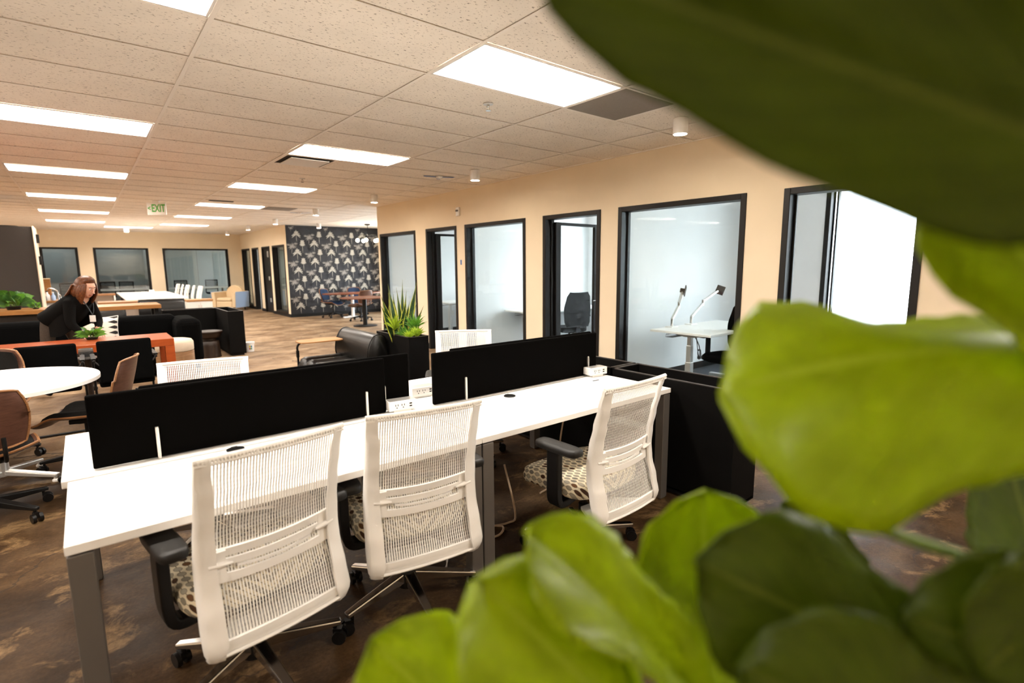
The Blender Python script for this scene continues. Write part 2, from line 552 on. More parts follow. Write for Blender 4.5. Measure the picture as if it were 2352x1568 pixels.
M = dict(
    floor=floor_mat(), tile=tile_mat(),
    tee=pm('ceiling_tee_paint', (0.92, 0.85, 0.77), 0.5),
    cream=pm('cream_wall_paint', (0.82, 0.69, 0.51), 0.85, spec=0.2, var=0.02, scale=3, bump=0.12, bscale=260),
    white_wall=pm('white_wall_paint', (0.82, 0.825, 0.83), 0.85, spec=0.2, var=0.015, scale=3),
    grey_wall=pm('grey_wall_paint', (0.50, 0.52, 0.50), 0.85, spec=0.2, var=0.02, scale=3),
    frame=pm('black_frame_paint', (0.005, 0.004, 0.0033), 0.45, spec=0.35),
    rubber=pm('black_rubber', (0.006, 0.005, 0.005), 0.6, spec=0.3),
    glass=glassmat('clear_glass', (0.96, 0.985, 0.985), 1.38),
    dusk_glass=glassmat('smoky_glass', (0.94, 0.97, 0.97), 1.6),
    trim_white=pm('white_enamel', (0.85, 0.83, 0.80), 0.35),
    laminate=pm('white_laminate', (0.88, 0.86, 0.83), 0.35, spec=0.4),
    lam_edge=pm('white_edge_band', (0.80, 0.76, 0.70), 0.4),
    silver=pm('silver_paint', (0.17, 0.155, 0.14), 0.45, 0.5, bump=0.08, bscale=900),
    bright=pm('bright_aluminium', (0.70, 0.68, 0.65), 0.32, 0.7),
    chrome=pm('polished_aluminium', (0.62, 0.60, 0.58), 0.14, 1.0),
    fabric_black=pm('black_screen_fabric', (0.0022, 0.0019, 0.0017), 0.95, spec=0.03, var=0.35, scale=500, bump=0.3, bscale=700),
    plastic_black=pm('black_plastic', (0.0045, 0.004, 0.0038), 0.42, spec=0.3, bump=0.1, bscale=700),
    arm_pad=pm('soft_black_arm_pad', (0.010, 0.009, 0.008), 0.5, spec=0.35, bump=0.15, bscale=600),
    plastic_white=pm('white_plastic', (0.88, 0.86, 0.83), 0.38, spec=0.45),
    strand=mesh_fabric_noise(),
    ovals=oval_fabric(),
    leather=pm('black_leather', (0.0035, 0.003, 0.0026), 0.34, spec=0.38, bump=0.25, bscale=120),
    planter=pm('black_planter_laminate', (0.0026, 0.0023, 0.0021), 0.6, spec=0.10),
    planter_rim=pm('dark_brown_rim', (0.022, 0.017, 0.014), 0.5),
    upholstery=pm('black_upholstery', (0.0028, 0.0028, 0.0028), 0.95, spec=0.03, var=0.2, scale=300, bump=0.2, bscale=500),
    charcoal=pm('charcoal_upholstery', (0.010, 0.009, 0.008), 0.95, spec=0.1, var=0.2, scale=300),
    walnut=wood_mat('walnut_ply', (0.065, 0.026, 0.016), (0.125, 0.056, 0.034), 7, (2, 2, 14)),
    ply_edge=wood_mat('ply_edge', (0.22, 0.095, 0.035), (0.36, 0.17, 0.07), 9, (1, 1, 20)),
    redwood=wood_mat('orange_red_wood', (0.27, 0.045, 0.008), (0.36, 0.07, 0.014), 6, (1, 9, 9), 0.3),
    oak=wood_mat('oak_counter', (0.27, 0.115, 0.03), (0.36, 0.165, 0.05), 6, (1, 10, 10), 0.35),
    tablet=wood_mat('tablet_wood', (0.34, 0.16, 0.06), (0.48, 0.25, 0.10), 6, (10, 1, 10), 0.35),
    table_wood=wood_mat('cherry_table_wood', (0.15, 0.04, 0.015), (0.24, 0.075, 0.03), 5, (1, 9, 9), 0.3),
    drum_wood=wood_mat('drum_oak', (0.20, 0.105, 0.045), (0.36, 0.20, 0.10), 5, (1, 1, 14), 0.6),
    stool_wood=wood_mat('dark_stool_wood', (0.012, 0.006, 0.003), (0.035, 0.018, 0.010), 6, (6, 6, 1), 0.45),
    cabinet_brown=pm('dark_brown_laminate', (0.026, 0.020, 0.016), 0.6, var=0.08, scale=60),
    cushion_cream=pm('cream_upholstery', (0.62, 0.52, 0.40), 0.95, spec=0.1, var=0.06, scale=200),
    armchair_tan=pm('tan_upholstery', (0.72, 0.56, 0.36), 0.95, spec=0.1, var=0.05, scale=150),
    armchair_blue=pm('pale_blue_upholstery', (0.40, 0.53, 0.75), 0.95, spec=0.1, var=0.05, scale=150),
    skin=pm('skin', (0.60, 0.33, 0.22), 0.5, spec=0.35, var=0.06, scale=40),
    hair=pm('auburn_hair', (0.105, 0.034, 0.010), 0.42, spec=0.35, var=0.85, scale=40, stretch=(5, 5, 0.7)),
    jacket=pm('black_jacket', (0.0025, 0.0022, 0.002), 0.9, spec=0.1),
    trousers=pm('grey_trousers', (0.055, 0.043, 0.035), 0.9, spec=0.1, var=0.25, scale=120),
    leaf_dark=leaf_mat('green_leaf', (0.045, 0.13, 0.03), (0.12, 0.26, 0.07), 0.25),
    leaf_mid=leaf_mat('mid_green_leaf', (0.10, 0.26, 0.035), (0.22, 0.42, 0.09), 0.3),
    leaf_lime=leaf_mat('lime_leaf', (0.40, 0.56, 0.05), (0.55, 0.66, 0.12), 0.35),
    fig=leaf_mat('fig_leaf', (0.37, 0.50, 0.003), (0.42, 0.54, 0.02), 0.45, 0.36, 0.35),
    fig_shaded=leaf_mat('shade_toned_fig_leaf', (0.055, 0.085, 0.002), (0.10, 0.13, 0.01), 0.22, 0.42, 0.2),  # darker copy of the fig leaf, shade put into its colour
    stem=pm('green_stem', (0.14, 0.22, 0.035), 0.5),
    bark=pm('brown_bark', (0.12, 0.08, 0.045), 0.85, var=0.3, scale=30),
    soil=pm('dark_soil', (0.02, 0.014, 0.01), 0.95),
    beige_cord=pm('beige_cord', (0.55, 0.42, 0.30), 0.6),
    black_cord=pm('black_cord', (0.012, 0.012, 0.012), 0.5),
    green_ink=pm('green_exit_letters', (0.05, 0.42, 0.04), 0.4),
    blue_tape=pm('blue_painters_tape', (0.03, 0.13, 0.42), 0.6),
    vent_grey=pm('grey_perforated_vent', (0.27, 0.235, 0.205), 0.7, var=0.25, scale=420),
    dark_hole=pm('dark_recess', (0.01, 0.009, 0.008), 0.8),
    ground=pm('pale_pavement', (0.55, 0.55, 0.54), 0.9, var=0.1, scale=2),
    wallpaper=pm('charcoal_wallpaper', (0.010, 0.0095, 0.0125), 0.7, var=0.5, scale=5),
    motif=pm('cream_palm_print', (0.50, 0.46, 0.40), 0.7, var=0.25, scale=14),
    motif_dim=pm('taupe_palm_print', (0.30, 0.27, 0.245), 0.7, var=0.25, scale=14),
    motif_grey=pm('grey_shadow_print', (0.018, 0.018, 0.023), 0.7, var=0.25, scale=9),
)
# ------------------------------------------------------------------ room shell
XW, YC, YP, YB, XS = 4.27, 7.36, 13.40, 19.20, 4.17      # right wall, corner, wallpaper, back wall, far side wall
XL, YF, XE = -7.315, -4.45, 7.30                          # left wall, wall behind, outer wall of the offices
def axmap(axis, pos):
    if axis == 'x':
        return lambda a, n, z: (pos + n, a, z)
    return lambda a, n, z: (a, pos + n, z)
def abox(mb, axis, pos, a0, a1, n0, n1, z0, z1, mi=0):
    if axis == 'x':
        mb.box(pos + n0, pos + n1, a0, a1, z0, z1, mi)
    else:
        mb.box(a0, a1, pos + n0, pos + n1, z0, z1, mi)
def wall(name, axis, pos, th, a0, a1, ops, mat, z1=2.90):
    mb = MB()
    cur = a0
    for (o0, o1, zb, zt) in sorted(ops):
        abox(mb, axis, pos, cur, o0, 0, th, 0, z1)
        abox(mb, axis, pos, o0, o1, 0, th, zt, z1)
        if zb > 0.001:
            abox(mb, axis, pos, o0, o1, 0, th, 0, zb)
        cur = o1
    abox(mb, axis, pos, cur, a1, 0, th, 0, z1)
    return struct(mb.build(name, mat))
def baseboard(name, axis, pos, a0, a1, gaps, side, h=0.10, t=0.008):
    mb = MB()
    cur = a0
    for g0, g1 in sorted(gaps) + [(a1, a1)]:
        if g0 > cur:
            abox(mb, axis, pos, cur, g0, min(0, side * t), max(0, side * t), 0, h)
        cur = g1
    return struct(mb.build(name, M['rubber']))
def frame(name, axis, pos, th, o, sill=True, fw=0.055, proud=0.014, mat=None):
    """black metal frame lining an opening, mitred look, with a glazing stop"""
    a0, a1, zb, zt = o
    mb = MB()
    n0, n1 = -proud, th + proud
    abox(mb, axis, pos, a0, a0 + fw, n0, n1, zb, zt)
    abox(mb, axis, pos, a1 - fw, a1, n0, n1, zb, zt)
    abox(mb, axis, pos, a0 + fw, a1 - fw, n0, n1, zt - fw, zt)
    if sill:
        abox(mb, axis, pos, a0 + fw, a1 - fw, n0, n1, zb, zb + fw)
    s = 0.018
    for aa in ((a0 + fw, a0 + fw + s), (a1 - fw - s, a1 - fw)):
        abox(mb, axis, pos, aa[0], aa[1], th * 0.62, th * 0.78, zb, zt - fw)
    return struct(mb.build(name, mat or M['frame'], bevel=0.004))
def pane(parent, axis, pos, a0, a1, n, z0, z1, mat, t=0.008):
    mb = MB()
    abox(mb, axis, pos, a0, a1, n - t / 2, n + t / 2, z0, z1)
    return mb.build('pane', mat, parent)
def window(name, axis, pos, th, o, mat=None, fw=0.055):
    w = frame(name, axis, pos, th, o, True, fw)
    pane(w, axis, pos, o[0] + fw, o[1] - fw, th * 0.7, o[2] + fw, o[3] - fw, mat or M['glass'])
    return w

mb = MB().box(XL - .2, XE + .2, YF - .2, 24.2, -0.12, 0.0)
struct(mb.build('floor', M['floor']))
mb = MB().box(XW + .14, XE, YF, YC - .05, 0.0, 0.004)
struct(mb.build('floor_offices', pm('slate_office_carpet', (0.055, 0.06, 0.072), 0.9, var=0.2, scale=90)))
mb = MB().box(-60, 90, -70, 90, -0.6, -0.5)
struct(mb.build('ground', M['ground']))

# right wall with three windows and three doorways
R_OPS = {'window_1': (5.75, 7.25, .10, 2.18), 'door_2': (4.36, 5.36, 0, 2.18), 'window_3': (2.60, 4.11, .10, 2.18),
         'door_4': (1.215, 2.235, 0, 2.18), 'window_5': (-0.575, 0.945, .10, 2.18), 'door_6': (-1.95, -0.915, 0, 2.18), 'window_11': (-4.25, -2.75, .10, 2.18)}
wall('wall_right', 'x', XW, .14, YF, YC, list(R_OPS.values()), M['cream'])
baseboard('baseboard_right', 'x', XW, YF, YC, [(R_OPS[k][0], R_OPS[k][1]) for k in ('door_2', 'door_4', 'door_6')], -1)
for n in ('window_1', 'window_3', 'window_5', 'window_11'):
    window(n, 'x', XW, .14, R_OPS[n])
def glass_door(name, o, hinge_far=True, ang=88):
    f = frame(name, 'x', XW, .14, o, False)
    a0, a1 = o[0] + .055, o[1] - .055
    w = a1 - a0 - .01
    # the open leaf, hinged at the far jamb and swung into the office
    h = bpy.data.objects.new('door_leaf', None)
    COL.objects.link(h)
    h.parent = f
    h.location = (XW + .15, a1 - .02, 0)
    h.rotation_euler = (0, 0, math.radians(90 - ang))
    mb = MB()
    mb.box(0, .095, -.022, .022, .012, 2.10)
    mb.box(w - .095, w, -.022, .022, .012, 2.10)
    mb.box(.095, w - .095, -.022, .022, .012, .26)
    mb.box(.095, w - .095, -.022, .022, 2.06, 2.10)
    mb.build('leaf_frame', M['frame'], h, bevel=0.003)
    MB().box(.095, w - .095, -.004, .004, .26, 2.06).build('pane', M['glass'], h)
    mb = MB()
    mb.tube([(w - .05, -.022, 1.0), (w - .05, -.06, 1.0), (w - .16, -.06, 1.0)], .009, 8)
    mb.build('lever_handle', M['chrome'], h, smooth=40)
    return f
glass_door('door_2', R_OPS['door_2'])
glass_door('door_4', R_OPS['door_4'])
f6 = frame('door_6', 'x', XW, .14, R_OPS['door_6'], False)

# offices behind the right wall
for nm, y in (('wall_partition_a', 4.20), ('wall_partition_b', 1.08), ('wall_partition_c', -2.45)):
    struct(MB().box(XW + .14, XE, y, y + .1, 0, 2.9).build(nm, M['white_wall']))
    struct(MB().box(XW + .14, XE, y - .008, y, 0.004, .10).build('baseboard_' + nm[-1], M['rubber']))
struct(MB().box(XW + .14, XE, YC - .10, YC, 0, 2.9).build('wall_partition_d', M['white_wall']))
struct(MB().box(XW + .14, XE, YC - .108, YC - .10, 0.004, .10).build('baseboard_d', M['rubber']))
struct(MB().box(XW + .14, XE, YF, YC - .1, 2.743, 2.76).build('ceiling_offices', M['trim_white']))
E_OPS = [(-4.2, -2.75, .55, 2.62), (-2.30, -0.13, .55, 2.62), (1.55, 3.95, .75, 2.62), (4.9, 6.4, .85, 2.5), (8.4, 12.6, .3, 2.6), (13.8, 14.8, .9, 2.3), (16.5, 17.55, .75, 2.6), (17.9, 19.0, .75, 2.6), (20.3, 22.8, .6, 2.6)]
wall('wall_exterior', 'x', XE, .16, YF, 24.0, E_OPS, M['white_wall'])
for k, o in enumerate(E_OPS):
    w = window('window_%d' % (20 + k), 'x', XE, .16, o, fw=.06)
    if k in (1, 4):
        mb = MB()
        for a in ([-0.26] if k == 1 else [9.8, 11.2]):
            abox(mb, 'x', XE, a - .012, a + .012, .03, .10, o[2] + .06, o[3] - .06)
        mb.build('mullion', M['frame'], w)

# alcove and far walls
mb = MB().box(XS, XE, YP, YP + .12, 0, 2.9)
mb.m = [1] * 6
mb.m[2] = 0
struct(mb.build('wall_wallpaper', [M['wallpaper'], M['cream']]))
struct(MB().box(XS - .009, XE, YP - .009, YP, 0, .10).build('baseboard_wallpaper', M['rubber']))
S_OPS = {'window_7': (17.85, 19.05, .10, 2.19), 'door_8': (16.62, 17.52, 0, 2.19), 'door_9': (15.22, 16.20, 0, 2.19), 'window_10': (13.62, 14.93, .10, 2.19)}
wall('wall_side', 'x', XS, .14, YP + .12, YB, list(S_OPS.values()), M['cream'])
baseboard('baseboard_side', 'x', XS, YP, YB, [(S_OPS[k][0], S_OPS[k][1]) for k in ('door_8', 'door_9')], -1)
window('window_7', 'x', XS, .14, S_OPS['window_7'])
window('window_10', 'x', XS, .14, S_OPS['window_10'], M['dusk_glass'])
frame('door_8', 'x', XS, .14, S_OPS['door_8'], False)
d9 = frame('door_9', 'x', XS, .14, S_OPS['door_9'], False)
MB().box(XS + .03, XS + .075, 15.275, 16.145, .01, 2.13).build('door_leaf', M['frame'], d9, bevel=.004)
for z, h in ((1.84, .20), (1.08, .13), (.36, .13)):
    MB().box(XS + .018, XS + .03, 15.52, 15.66, z, z + h).build('metal_plate', M['bright'], d9, bevel=.002)
struct(MB().box(XS + .14, XE, 16.28, 16.38, 0, 2.9).build('wall_partition_e', M['white_wall']))
struct(MB().box(XS + .14, XE, 17.66, 17.76, 0, 2.9).build('wall_partition_f', M['white_wall']))
struct(MB().box(XS + .14, XE, 15.0, 15.1, 0, 2.9).build('wall_partition_g', M['grey_wall']))
B_OPS = {'window_17': (-1.60, -0.66, .10, 2.20), 'window_18': (-0.27, 1.24, .10, 2.20), 'window_19': (1.65, 3.72, .10, 2.20)}
wall('wall_back', 'y', YB, .14, XL, XE, list(B_OPS.values()), M['cream'])
baseboard('baseboard_back', 'y', YB, XL, XS, [], -1)
for n in B_OPS:
    w = window(n, 'y', YB, .14, B_OPS[n], M['dusk_glass'])
    if n == 'window_19':
        MB().box(2.69, 2.70, YB + .09, YB + .11, .155, 2.145).build('glass_joint', M['vent_grey'], w)
struct(MB().box(XL, XE, 23.6, 23.75, 0, 2.9).build('wall_meeting_back', M['grey_wall']))
for nm, x in (('wall_meeting_a', -2.2), ('wall_meeting_b', -.52), ('wall_meeting_c', 1.40)):
    struct(MB().box(x, x + .1, YB + .14, 23.6, 0, 2.9).build(nm, M['grey_wall']))
# the wall left of the frame and the wall behind the camera
struct(MB().box(XL - .14, XL, YF, 24, 0, 2.9).build('wall_left', M['cream']))
struct(MB().box(XL - .14, XE + .16, YF - .14, YF, 0, 2.9).build('wall_front', M['cream']))
struct(MB().box(XL - .3, XE + .3, YF - .3, 24.2, 2.90, 3.0).build('ceiling_deck', M['grey_wall']))

# wall fittings
t = thing('wall_strobe', 'small white alarm strobe high on the cream wall above the second doorway', 'alarm', (XW, 4.285, 2.40))
MB().box(-.03, 0, -.045, .045, -.07, .07).build('housing', M['trim_white'], t, bevel=.006)
MB().box(-.042, -.03, -.035, .035, .0, .03).build('strobe_lens', M['silver'], t, bevel=.004)
tag(MB().box(XW - .003, XW, 4.225, 4.26, 1.54, 1.62).build('tape_strip', M['blue_tape']), 'strip of blue tape on the cream wall beside the second doorway', 'tape')

# ------------------------------------------------------------------ wallpaper print
def motif_mesh(kind):
    mb = MB()
    def blade(a, L, w, x0=0.0, z0=0.0, droop=0.0):
        n = 5
        L_, R_ = [], []
        for k in range(n + 1):
            t = k / n
            x = x0 + math.sin(a) * L * t
            z = z0 + math.cos(a) * L * t - droop * t * t
            ww = w * math.sin(PI * min(1, .12 + t * .88)) * .5 + .001
            px, pz = math.cos(a), -math.sin(a)
            L_.append((x - px * ww, z - pz * ww))
            R_.append((x + px * ww, z + pz * ww))
        poly = L_ + R_[::-1]
        n2 = len(poly)
        mb.add([(p[0], 0, p[1]) for p in poly] + [(p[0], -.0012, p[1]) for p in poly],
               [tuple(range(n2, 2 * n2))] + [(k, (k + 1) % n2, n2 + (k + 1) % n2, n2 + k) for k in range(n2)])
    rnd = random.Random({'flower': 1, 'umbrella': 2, 'star': 3}[kind])
    if kind == 'umbrella':
        for k in range(9):
            a = (k - 4) / 4 * 1.95
            blade(a, .10 + rnd.uniform(-.012, .012), .022, droop=.045 * abs(math.sin(a)))
        for k in range(5):
            a = (k - 2) / 2 * 1.2
            blade(a, .055, .022, 0, .045, .02)
        for k in (-1, 1):
            blade(k * 2.2, .06, .018, k * .05, .0)
        blade(PI, .17, .006)
    elif kind == 'star':
        for k in range(11):
            a = (k - 5) / 5 * 2.4 + rnd.uniform(-.1, .1)
            blade(a, .085 + rnd.uniform(-.02, .03), .015)
        for k in range(5):
            blade((k - 2) * .55, .055, .011, .085, .045)
            blade((k - 2) * .55, .05, .011, -.08, .02)
        blade(PI + .1, .17, .006)
    else:
        for k in range(3):
            blade((k - 1) * .6, .065, .034, 0, .045)
        for k in range(5):
            blade(PI + (k - 2) * .45, .08, .030, 0, .035)
        for k in (-1, 1):
            blade(k * 1.55, .055, .028, 0, .04)
        blade(PI, .19, .005)
    return mb
MOT = {'flower': motif_mesh('flower').mesh('palm_motif', M['motif']), 'umbrella': motif_mesh('umbrella').mesh('palm_motif', M['motif']),
       'star': motif_mesh('star').mesh('palm_motif', M['motif_dim'])}
wp = bpy.data.objects['wall_wallpaper']
gm = MB()
gm.add([(.11 * math.cos(a) * (1 + .2 * math.sin(5 * a)), -.0006, .085 * math.sin(a) * (1 + .25 * math.cos(7 * a))) for a in [2 * PI * k / 28 for k in range(28)]], [tuple(range(28))])
MOT['shade'] = gm.mesh('shadow_motif', M['motif_grey'])
for c in range(-1, 7):
    for r in range(0, 7):
        bx, bz = 4.33 + c * .517, 2.93 - r * .537 - (c % 2) * .268
        for kind, dx, dz in (('star', 0.0, -.27), ('umbrella', .142, -.45), ('flower', .305, -.21), ('shade', .08, -.62), ('shade', .40, -.36)):
            x, z = bx + dx, bz + dz
            if XS + .05 < x < XE - .1 and .17 < z < 2.71:
                s = 1.05 if z > 2.62 or x < XS + .13 else 1.3
                if z > 2.64 or z < .30 or x < XS + .12:
                    s *= .62
                linked('palm_motif' if kind != 'shade' else 'shadow_motif', MOT[kind], wp, (x, YP - .0005, z), (0, 0, 0), (s, 1, s))

# ------------------------------------------------------------------ ceiling
TX, TY = 1.2192, 0.6096
LIGHT_ROWS = (-1, 4, 9, 14, 19, 24)
LIGHT_COLS = (-5, -3, -1, 1)
lights = {(i, j) for i in LIGHT_COLS for j in LIGHT_ROWS} | {(0, 27), (1, -6), (-3, -6)}  # lights of the lowest row are unseen, added to brighten fig and chairs
ceiling = struct(MB().box(XL, XW, YF, YB, 2.86, 2.88).build('ceiling', M['trim_white']))
def tile_mesh(w, h):
    mb = MB()
    e = .012
    mb.box(-w / 2 + e, w / 2 - e, -h / 2 + e, h / 2 - e, 0, .004)
    mb.box(-w / 2 + .002, w / 2 - .002, -h / 2 + .002, h / 2 - .002, .004, .018)
    return mb.mesh('ceiling_tile', M['tile'])
TM = {}
def tile_at(x0, x1, y0, y1, far=None):
    w, h = round(x1 - x0, 3), round(y1 - y0, 3)
    if w < .05 or h < .05:
        return
    if far is not None:
        far.box(x0 + .01, x1 - .01, y0 + .01, y1 - .01, 2.747, 2.765)
        return
    if (w, h) not in TM:
        TM[(w, h)] = tile_mesh(w, h)
    linked('ceiling_tile', TM[(w, h)], ceiling, ((x0 + x1) / 2, (y0 + y1) / 2, 2.7490))
rest = MB()
skip_tiles = {(2, -1, 'vent'), }
for i in range(-6, 6):
    for j in range(-10, 32):
        x0, x1 = i * TX, (i + 1) * TX
        y0, y1 = max(j * TY, YF), min((j + 1) * TY, YB)
        if (i, j) in lights or y1 <= y0:
            continue
        xr = XW if y1 <= YC + .3 else (XE if y0 < YP and y0 >= YC - .3 else XS)
        x1 = min(x1, xr)
        if x1 <= x0 + .03:
            continue
        near = -3 <= i and -5 <= j <= 30
        if (i, j) == (2, -1):
            x0 += TX / 2          # the other half is the vent
        if (i, j) in ((1, 5), ):
            x0 += TX / 2
        tile_at(x0, x1, y0, y1, None if near else rest)
stuff(rest.build('ceiling_tile_field', M['tile'], ceiling))
for i in range(-6, 7):
    x = i * TX
    if i <= 3:
        MB().box(x - .012, x + .012, YF, YB, 2.7425, 2.7450).build('main_runner', M['tee'], ceiling, bevel=.0015)
    elif i <= 5:
        MB().box(x - .012, x + .012, YC, YP, 2.7425, 2.7450).build('main_runner', M['tee'], ceiling, bevel=.0015)
for j in range(-9, 32):
    y = j * TY
    xr = XW if y < YC else (XE if y < YP else XS)
    MB().box(XL, xr, y - .010, y + .010, 2.7432, 2.7450).build('cross_tee', M['tee'], ceiling, bevel=.0015)
MB().box(2.5 * TX - .012, 2.5 * TX + .012, -TY, 0, 2.7429, 2.751).build('cross_tee', M['tee'], ceiling)
MB().box(XW - .02, XW, YF, YC, 2.7415, 2.750).build('wall_angle', M['tee'], ceiling)
MB().box(XL, XS, YB - .02, YB, 2.7415, 2.750).build('wall_angle', M['tee'], ceiling)

# recessed troffers: white tray, curved reflectors and a glowing lens
glow = emat('lit_troffer_lens', LAMP_COL, TROFFER)
refl_mat = pm('white_reflector', (0.92, 0.89, 0.85), 0.5)
tm = MB()
w, h = TX / 2 - .014, TY / 2 - .014
for a0, a1, b0, b1 in ((-w, w, -h, -h + .012), (-w, w, h - .012, h), (-w, -w + .012, -h, h), (w - .012, w, -h, h)):
    tm.box(a0, a1, b0, b1, 0, .02)
T_FRAME = tm.mesh('tray_frame', M['trim_white'])
rm = MB()
nseg = 8
for s in (-1, 1):
    prof = [(s * (h - .012 - (h - .012 - .12) * k / nseg), .012 + .075 * math.sin(PI / 2 * k / nseg)) for k in range(nseg + 1)]
    vs, fs = [], []
    for y, z in prof:
        vs += [(-w + .012, y, z), (w - .012, y, z)]
    for k in range(nseg):
        fs.append((2 * k, 2 * k + 1, 2 * k + 3, 2 * k + 2))
    rm.add(vs, fs)
    rm.box(s * (w - .012) - .001, s * (w - .012) + .001, -h + .01, h - .01, .010, .09)
T_REFL = rm.mesh('reflector', refl_mat, 60)
lm = MB()
vs, fs = [], []
for k in range(nseg + 1):
    a = -PI / 2 + PI * k / nseg
    vs += [(-w + .014, .13 * math.sin(a), .088 - .03 * math.cos(a)), (w - .014, .13 * math.sin(a), .088 - .03 * math.cos(a))]
for k in range(nseg):
    fs.append((2 * k, 2 * k + 1, 2 * k + 3, 2 * k + 2))
lm.add(vs, fs)
T_LENS = lm.mesh('lamp_lens', glow, 60)
ROWN = {-1: 'nearest the camera', 4: 'second from the camera', 9: 'third from the camera', 14: 'fourth from the camera', 19: 'fifth from the camera', 24: 'farthest of its row'}
COLN = {-5: 'far left', -3: 'outer left', -1: 'left', 1: 'right'}
for (i, j) in sorted(lights):
    if (i, j) == (0, 27):
        lab = 'farthest bright ceiling light, alone between the two rows by the back wall'
    elif j == -6:
        lab = 'added unseen ceiling light %s' % ('over the foreground fig plant' if i == 1 else 'behind and to the left of the camera')
    else:
        lab = 'bright rectangular ceiling light in the %s row, %s' % (COLN[i], ROWN[j])
    t = thing('ceiling_light', lab, 'light', ((i + .5) * TX, (j + .5) * TY, 2.744), 0, 'recessed ceiling lights')
    linked('tray_frame', T_FRAME, t)
    linked('reflector', T_REFL, t)
    linked('lamp_lens', T_LENS, t)

FILL_LENS = lm.mesh('lamp_lens', emat('added_fill_lens', (0.92, 0.97, 1.0), 1.2), 60)  # for unseen fill lamps added to brighten the meeting rooms
for x, l in ((-1.36, 'left'), (.48, 'middle')):
    t = thing('ceiling_light', 'added unseen fill light inside the meeting room behind the %s back window' % l, 'light', (x, 22.6, 2.744), 0, 'added meeting room fill lights')
    linked('tray_frame', T_FRAME, t)
    linked('reflector', T_REFL, t)
    linked('lamp_lens', FILL_LENS, t)

# surface-mounted cylinder downlights
disc = emat('lit_downlight', (1.0, 0.88, 0.70), 26.0)
cb = MB().lathe([(.058, 0), (.062, -.004), (.062, -.13), (.056, -.13), (.052, -.118)], 24)
C_BODY = cb.mesh('can', M['trim_white'], 50)
cl = MB().lathe([(.052, -.118), (.0515, -.121)], 24)
C_LENS = cl.mesh('lens', disc, 50)
DOWN = [(3.42, -.40, 'largest, near the right wall'), (3.44, 2.63, 'second along the right wall'), (3.42, 5.62, 'by the wall corner'), (3.40, 8.50, 'left of the chandelier'),
        (3.38, 11.5, 'in front of the wallpaper corner'), (3.34, 14.2, 'above the far doorways'), (3.36, 17.2, 'farthest, in the back corner'), (4.78, 12.3, 'against the dark wallpaper'), (.56, 17.0, 'above the middle back window')]
for x, y, l in DOWN:
    t = thing('cylinder_downlight', 'white cylinder ceiling downlight ' + l, 'light', (x, y, 2.743), 0, 'cylinder downlights')
    linked('can', C_BODY, t)
    linked('lens', C_LENS, t)

# vents, sprinklers, sensors, exit sign
tag(MB().box(2 * TX + .014, 2.5 * TX - .014, -TY + .012, -.012, 2.744, 2.752).build('ceiling_vent', M['vent_grey'], bevel=.002), 'square grey perforated air vent beside the large ceiling light', 'vent')
t = thing('ceiling_diffuser', 'square ceiling air diffuser with a dark gap beside the second right light', 'vent', (1.25 * TX, 5.5 * TY, 2.744))
MB().box(-.29, .29, -.29, .29, .004, .03).build('back_pan', M['dark_hole'], t)
mb = MB()
for a in ((-.295, .295, -.295, -.265), (-.295, .295, .265, .295), (-.295, -.265, -.265, .265), (.265, .295, -.265, .265)):
    mb.box(*a, 0, .012)
mb.build('rim', M['tee'], t)
MB().box(-.215, .215, -.215, .215, -.018, -.006).build('plaque', M['trim_white'], t, bevel=.003)
for nm, lab, x, y in (('ceiling_vent', 'thin dark ceiling air slot in front of the fourth right light', 1.24 * TX, 8.03), ('ceiling_vent', 'grey square ceiling vent right of the fourth right light', 2.26 * TX, 8.85)):
    if 'thin' in lab:
        tag(MB().box(x - .2, x + .2, y - .05, y + .05, 2.737, 2.744).build(nm, M['dark_hole']), lab, 'vent')
    else:
        tag(MB().box(x - .29, x + .29, y - .29, y + .29, 2.738, 2.744).build(nm, M['vent_grey']), lab, 'vent')
def sprinkler(x, y, lab):
    t = thing('sprinkler', lab, 'sprinkler', (x, y, 2.745))
    MB().lathe([(.038, -.006), (.038, 0)], 20).build('escutcheon', M['bright'], t, smooth=40)
    mb = MB().cyl((0, 0, -.006), (0, 0, -.022), .011)
    for s in (-1, 1):
        mb.tube([(s * .009, 0, -.02), (s * .013, 0, -.034), (s * .003, 0, -.048)], .003, 6)
    mb.cyl((0, 0, -.047), (0, 0, -.051), .02)
    mb.build('head', M['chrome'], t, smooth=40)
sprinkler(1.90, .27, 'chrome fire sprinkler on the ceiling left of the grey vent')
sprinkler(1.89, 4.6, 'small fire sprinkler on the ceiling behind the second right light')
for k, (x, y, lab) in enumerate([(3.32, 3.31, 'ceiling sensor masked with blue tape nearer the camera'), (3.36, 9.4, 'ceiling sensor masked with blue tape far down the hall')]):
    t = thing('ceiling_sensor', lab, 'sensor', (x, y, 2.743))
    MB().lathe([(.05, 0), (.05, -.012), (.035, -.03), (.0, -.034)], 20).build('dome', M['trim_white'], t, smooth=50)
    mb = MB()
    mb.obox((-.10, .05, -.006), (.20, .05, .002), (0, .06, -.5))
    mb.obox((.10, -.03, -.008), (.22, .05, .002), (0, -.06, -.1))
    mb.obox((.02, .07, -.01), (.14, .05, .002), (.1, .1, .9))
    mb.build('tape', M['blue_tape'], t)
